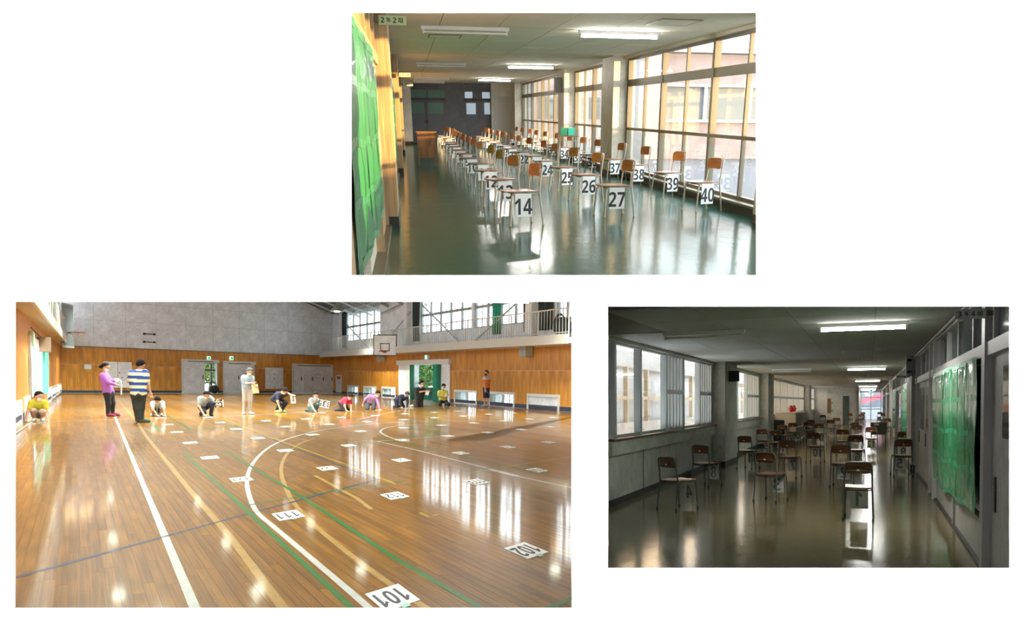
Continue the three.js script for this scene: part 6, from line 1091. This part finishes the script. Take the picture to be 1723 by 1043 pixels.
person({ label: 'child in pale blue shirt crouching over a sheet beside the striped man', feet: [265, 700], face: [0.1, -0.85], mask: maskW, s: 0.92, shirt: cloth('pale blue', 0.42, 0.52, 0.58), pants: black, shoes: shoeW, legs: 0.9,
  j: { H: [265, 673, 0.22], SL: [257.5, 679, 0.08], SR: [273, 678.5, 0.08], EL: [257.5, 689, 0.22], ER: [276, 689, 0.22], WL: [265, 699, 0.34], WR: [277.5, 699, 0.3], HL: [260, 690.5, -0.26], HR: [268, 690.5, -0.26], KL: [257, 686, 0.12], KR: [271.5, 686, 0.12], AL: [256.5, 697, -0.08], AR: [270, 697, -0.08], TL: [254.5, 699.5, 0.12], TR: [274, 699.5, 0.12] } });
person({ label: 'man in grey shirt crouching on one knee and holding up a number sheet', feet: [350, 700], face: [0.35, -0.55], mask: maskW, shirt: cloth('light grey', 0.32, 0.36, 0.38), pants: navy, shoes: black,
  j: { H: [347.5, 664.5, 0.15], SL: [337.5, 671, 0.05], SR: [353.5, 670, 0], EL: [335.5, 683.5, 0.12], ER: [360, 674, 0.05], WL: [342.5, 696, 0.28], WR: [365.5, 672.8, 0.12], HL: [338.5, 684, -0.2], HR: [346, 684, -0.2], KL: [343, 694, 0.15], KR: [357.5, 679, 0.15], AL: [338, 697, -0.3], AR: [355, 697.5, 0.05], TL: [338, 699, -0.4], TR: [356.5, 699, 0.2] } });
P2.man = person({ label: 'grey-haired man in grey shirt and beige trousers standing and reading a paper', feet: [417, 697], face: [0.5, -0.45], hair: hairGrey, mask: maskW, s: 1.0, sleeve: 0.85, shirt: cloth('slate', 0.22, 0.27, 0.32), pants: cloth('beige', 0.40, 0.36, 0.32), shoes: shoeW,
  j: { H: [420, 625, 0.05], SL: [410.5, 635, 0], SR: [423.5, 635.5, -0.02], EL: [410.5, 645.5, 0.05], ER: [425, 644.5, 0.05], WL: [425.5, 644.5, 0.25], WR: [429.5, 648.5, 0.2], HL: [412.5, 654.5], HR: [420, 654.5], KL: [412, 674, 0.02], KR: [420.5, 674, 0.02], AL: [411, 692.5], AR: [420, 692.5], TL: [409.5, 696.5, 0.16], TR: [425, 696, 0.1] } });
person({ label: 'man in navy shirt bending low with a sheet in his raised hand', feet: [470, 694], face: [0.5, -0.9], mask: maskW, sleeve: 0.7, shirt: navy, pants: cloth('night', 0.01, 0.011, 0.02), shoes: cloth('lime shoe', 0.40, 0.62, 0.16),
  j: { H: [479, 657.5, 0.2], SL: [467.5, 663, 0.1], SR: [478, 662.5, 0.0], EL: [467, 675, 0.2], ER: [484.5, 662, 0.0], WL: [470.5, 687, 0.25], WR: [490.5, 664.5, 0.05], HL: [461, 671, -0.12], HR: [467, 671, -0.2], KL: [471.5, 679, 0.12], KR: [480.5, 678, 0.0], AL: [465.5, 691.5, -0.02], AR: [474, 691.5, -0.1], TL: [470, 694, 0.14], TR: [480, 694, 0.02] } });
person({ label: 'person in checked shirt and green trousers kneeling with a raised sheet', feet: [530, 693], face: [0.25, -0.45], mask: maskW, s: 0.95, shirt: vcloth, stripes: (h, x, z) => ((Math.floor(h * 14) + Math.floor((x + z * 0.5) * 26)) & 1) ? C(0.55, 0.56, 0.55) : C(0.045, 0.05, 0.05), pants: cloth('bottle green', 0.035, 0.075, 0.07), shoes: navy,
  j: { H: [531.3, 665, 0.1], SL: [524, 673, 0.05], SR: [533, 673, -0.02], EL: [525, 682.5, 0.12], ER: [537, 676.5, 0.02], WL: [529.2, 690.5, 0.25], WR: [543.5, 675, 0.08], HL: [522.5, 683.5, -0.1], HR: [527.5, 683.5, -0.15], KL: [527, 692, 0.14], KR: [535, 680.5, 0.06], AL: [518, 690.5, -0.2], AR: [531.5, 691, 0], TL: [516, 691, -0.3], TR: [533, 693, 0.12] } });
person({ label: 'person in red shirt kneeling with both hands on the floor', feet: [582, 691.5], face: [0.6, -0.85], s: 0.95, mask: maskW, shirt: cloth('red', 0.48, 0.025, 0.06), pants: black, shoes: navy,
  j: { H: [589.5, 667, 0.15], SL: [581.5, 671.5, 0.08], SR: [588.5, 673, -0.02], EL: [579.8, 682, 0.18], ER: [590.8, 682, 0.02], WL: [582.5, 690.2, 0.22], WR: [590.8, 690.4, 0.1], HL: [573.5, 678.5, 0], HR: [578.5, 678.5, -0.12], KL: [580, 690, 0.1], KR: [585, 689.5, -0.05], AL: [571.5, 689.5, 0], AR: [575, 689, -0.15], TL: [569, 690.5, 0], TR: [572, 690, -0.18] } });
person({ label: 'person in mauve sweater and dark grey trousers kneeling and pressing a sheet down', feet: [624, 689], face: [0.5, -0.55], mask: maskW, sleeve: 2, shirt: cloth('mauve', 0.30, 0.15, 0.28), pants: darkGrey, shoes: black,
  j: { H: [636, 662.5, 0.12], SL: [622.5, 666.5, 0.05], SR: [633.5, 668, 0], EL: [614.8, 672, 0], ER: [636, 678, 0.1], WL: [612, 678.5, -0.05], WR: [638.7, 687.3, 0.2], HL: [619, 676, -0.1], HR: [629.5, 677, -0.12], KL: [618, 687.5, 0.12], KR: [628.5, 687.5, 0.12], AL: [618, 687, -0.35], AR: [628, 687, -0.35], TL: [618, 687.8, -0.5], TR: [628, 687.8, -0.5] } });
person({ label: 'person in dark navy tracksuit kneeling and bending over a sheet', feet: [676, 686], face: [0.6, -0.8], mask: cloth('blue mask', 0.10, 0.14, 0.25), hair: hairGrey, sleeve: 1.6, shirt: navy, pants: cloth('night', 0.01, 0.011, 0.02), shoes: black,
  j: { H: [685, 663.5, 0.15], SL: [675.5, 667, 0.08], SR: [684.5, 668, -0.02], EL: [673, 676, 0.18], ER: [686, 676, 0.05], WL: [675.3, 684, 0.25], WR: [685, 684.8, 0.12], HL: [667, 673, -0.02], HR: [672.5, 673, -0.15], KL: [668, 684.5, 0.1], KR: [678.5, 683.8, -0.05], AL: [664.5, 684, -0.1], AR: [670, 683.5, -0.25], TL: [663, 685, -0.2], TR: [668, 684.5, -0.3] } });
P2.black = person({ label: 'person in black shirt kneeling upright before the open doorway with a sheet', feet: [705, 684.5], face: [0.75, -0.15], mask: maskW, s: 1.05, shirt: black, pants: cloth('black trousers', 0.014, 0.014, 0.016), shoes: shoeW,
  j: { H: [709.8, 645.8, 0.05], SL: [702.3, 655, 0.06], SR: [712.2, 655, -0.06], EL: [707, 659.5, 0.15], ER: [715.5, 658.5, 0.0], WL: [719, 657.5, 0.2], WR: [721.5, 658.3, 0.08], HL: [702.5, 671.5, 0.02], HR: [708.5, 671.5, -0.06], KL: [702.5, 683, 0.1], KR: [709, 682.8, 0.0], AL: [697, 682.5, -0.1], AR: [701, 682.5, -0.22], TL: [693, 683.5, -0.15], TR: [697, 683, -0.28] } });
P2.yel = person({ label: 'person in yellow T-shirt sitting on the heels in front of the white door', feet: [747, 682.5], face: [0.25, -0.4], mask: maskW, shirt: cloth('lemon', 0.62, 0.60, 0.07), pants: black, shoes: black,
  j: { H: [746.4, 650, 0.08], SL: [739, 659.5, 0.02], SR: [750.8, 659.5, 0.0], EL: [737.5, 665.8, 0.05], ER: [753.3, 664.8, 0.05], WL: [747.8, 667, 0.22], WR: [751.5, 667.5, 0.22], HL: [742.5, 674, -0.12], HR: [749, 674, -0.12], KL: [740.5, 680.5, 0.25], KR: [754.5, 680.5, 0.25], AL: [742, 681, -0.25], AR: [750, 681, -0.25], TL: [743, 682, -0.42], TR: [749, 682, -0.42] } });
person({ label: 'youth in orange basketball vest and long shorts standing by the right wall', feet: [817, 684.5], face: [-0.75, -0.05], mask: maskB, s: 1.0, sleeve: 0, legs: 0.95, shirt: vcloth, stripes: (h) => h > 0.86 ? C(0.55, 0.56, 0.6) : C(0.62, 0.15, 0.03), pants: cloth('indigo shorts', 0.02, 0.02, 0.06), shoes: cloth('mono shoe', 0.3, 0.3, 0.32),
  j: { H: [818.2, 627.5, 0.05], SL: [815.3, 636.5, 0.1], SR: [821.5, 636.3, -0.08], EL: [815.5, 646, 0.14], ER: [822.2, 646.3, -0.1], WL: [816.5, 655.5, 0.18], WR: [820.5, 656.5, 0.0], HL: [816, 652.5, 0.05], HR: [820.3, 652.5, -0.05], KL: [815.5, 669, 0.08], KR: [821, 669, -0.05], AL: [815.3, 680.5, 0.04], AR: [821, 679.8, -0.06], TL: [811.6, 684, 0.12], TR: [817.5, 683, 0.0] } });
person({ label: 'person in yellow T-shirt crouching by the low windows at the left edge', feet: [63, 709], face: [0.7, -0.2], mask: maskW, shirt: cloth('mustard', 0.46, 0.42, 0.03), pants: cloth('grey shorts', 0.35, 0.34, 0.32), legs: 0.85, shoes: shoeW,
  j: { H: [65.5, 666.5, 0.1], SL: [54, 678, 0.05], SR: [75.5, 677.5, 0.05], EL: [47, 692.5, 0.1], ER: [78.8, 691.5, 0.1], WL: [44, 706, 0.2], WR: [79, 705, 0.2], HL: [59.5, 696, -0.28], HR: [69, 696, -0.28], KL: [56.5, 690, 0.2], KR: [72, 692, 0.2], AL: [58, 705, -0.02], AR: [71, 704.5, -0.02], TL: [55.5, 708.5, 0.2], TR: [73.5, 707.5, 0.2] } });
// ---- sheets and tape held in hands
{
  const held = (label, x, y, g, z, w, h, tilt, m, num, back) => { const G = gnd(...g), yaw = Math.atan2(-G.x, -G.z), fr = { M: new THREE.Matrix4().makeRotationY(yaw).setPosition(G) }; fr.inv = fr.M.clone().invert(); const p = onZ(fr, x, y, z), t = thing('held_sheet', label, 'paper sheet'); mesh('sheet', box(w, h, 0.003), m, t); if (num) { mesh('printed_number', digits(num, 0.14).clone().scale(w / 0.3, h / 0.26, 1).translate(0, 0, 0.0022), ink, t); } t.position.copy(p); t.rotation.set(0, 0, tilt); t.updateMatrix(); t.applyMatrix4(fr.M); scene.add(t); };
  held('white sheet 232 held by the crouching man in grey', 367.5, 678.5, [350, 700], 0.14, 0.22, 0.30, 1.62, paperWhite, '232');
  held('pale yellow paper held by the man in beige trousers', 429.5, 654, [417, 697], 0.22, 0.20, 0.30, 0.15, mat('pale yellow paper', C(0.6, 0.6, 0.36), 0.8));
  held('white sheet held out by the bending man in navy', 493, 671.5, [470, 694], 0.06, 0.17, 0.30, 0.1, paperWhite, '4');
  held('white sheet 335 held by the kneeling person in a checked shirt', 546, 679.5, [530, 693], 0.1, 0.36, 0.26, 2.95, paperWhite, '335');
  held('white sheet held by the kneeling person in black', 719, 661, [705, 684.5], 0.22, 0.14, 0.2, -0.3, paperWhite);
  held('white folded paper held by the person in lemon yellow', 750.5, 665, [747, 682.5], 0.3, 0.12, 0.14, 0.5, paperWhite);
  const t = thing('tape_strip', 'white tape hanging from the hands of the woman in purple', 'tape'), G = gnd(186, 701), yaw = Math.atan2(-G.x, -G.z), fr = { M: new THREE.Matrix4().makeRotationY(yaw).setPosition(G) }; fr.inv = fr.M.clone().invert();
  const q = (x, y) => onZ(fr, x, y, 0.1).toArray();
  mesh('tape', tube([q(196, 641), q(203, 640), q(204, 650), q(204, 664)], 0.02, 16, 5, 0.1), rimWhite, t); mesh('tape_roll', new THREE.TorusGeometry(0.05, 0.02, 8, 16).translate(...q(197, 640)), mat('roll green', C(0.45, 0.65, 0.55), 0.6), t);
  t.applyMatrix4(fr.M); scene.add(t);
}
renderer.render(scene, camera);
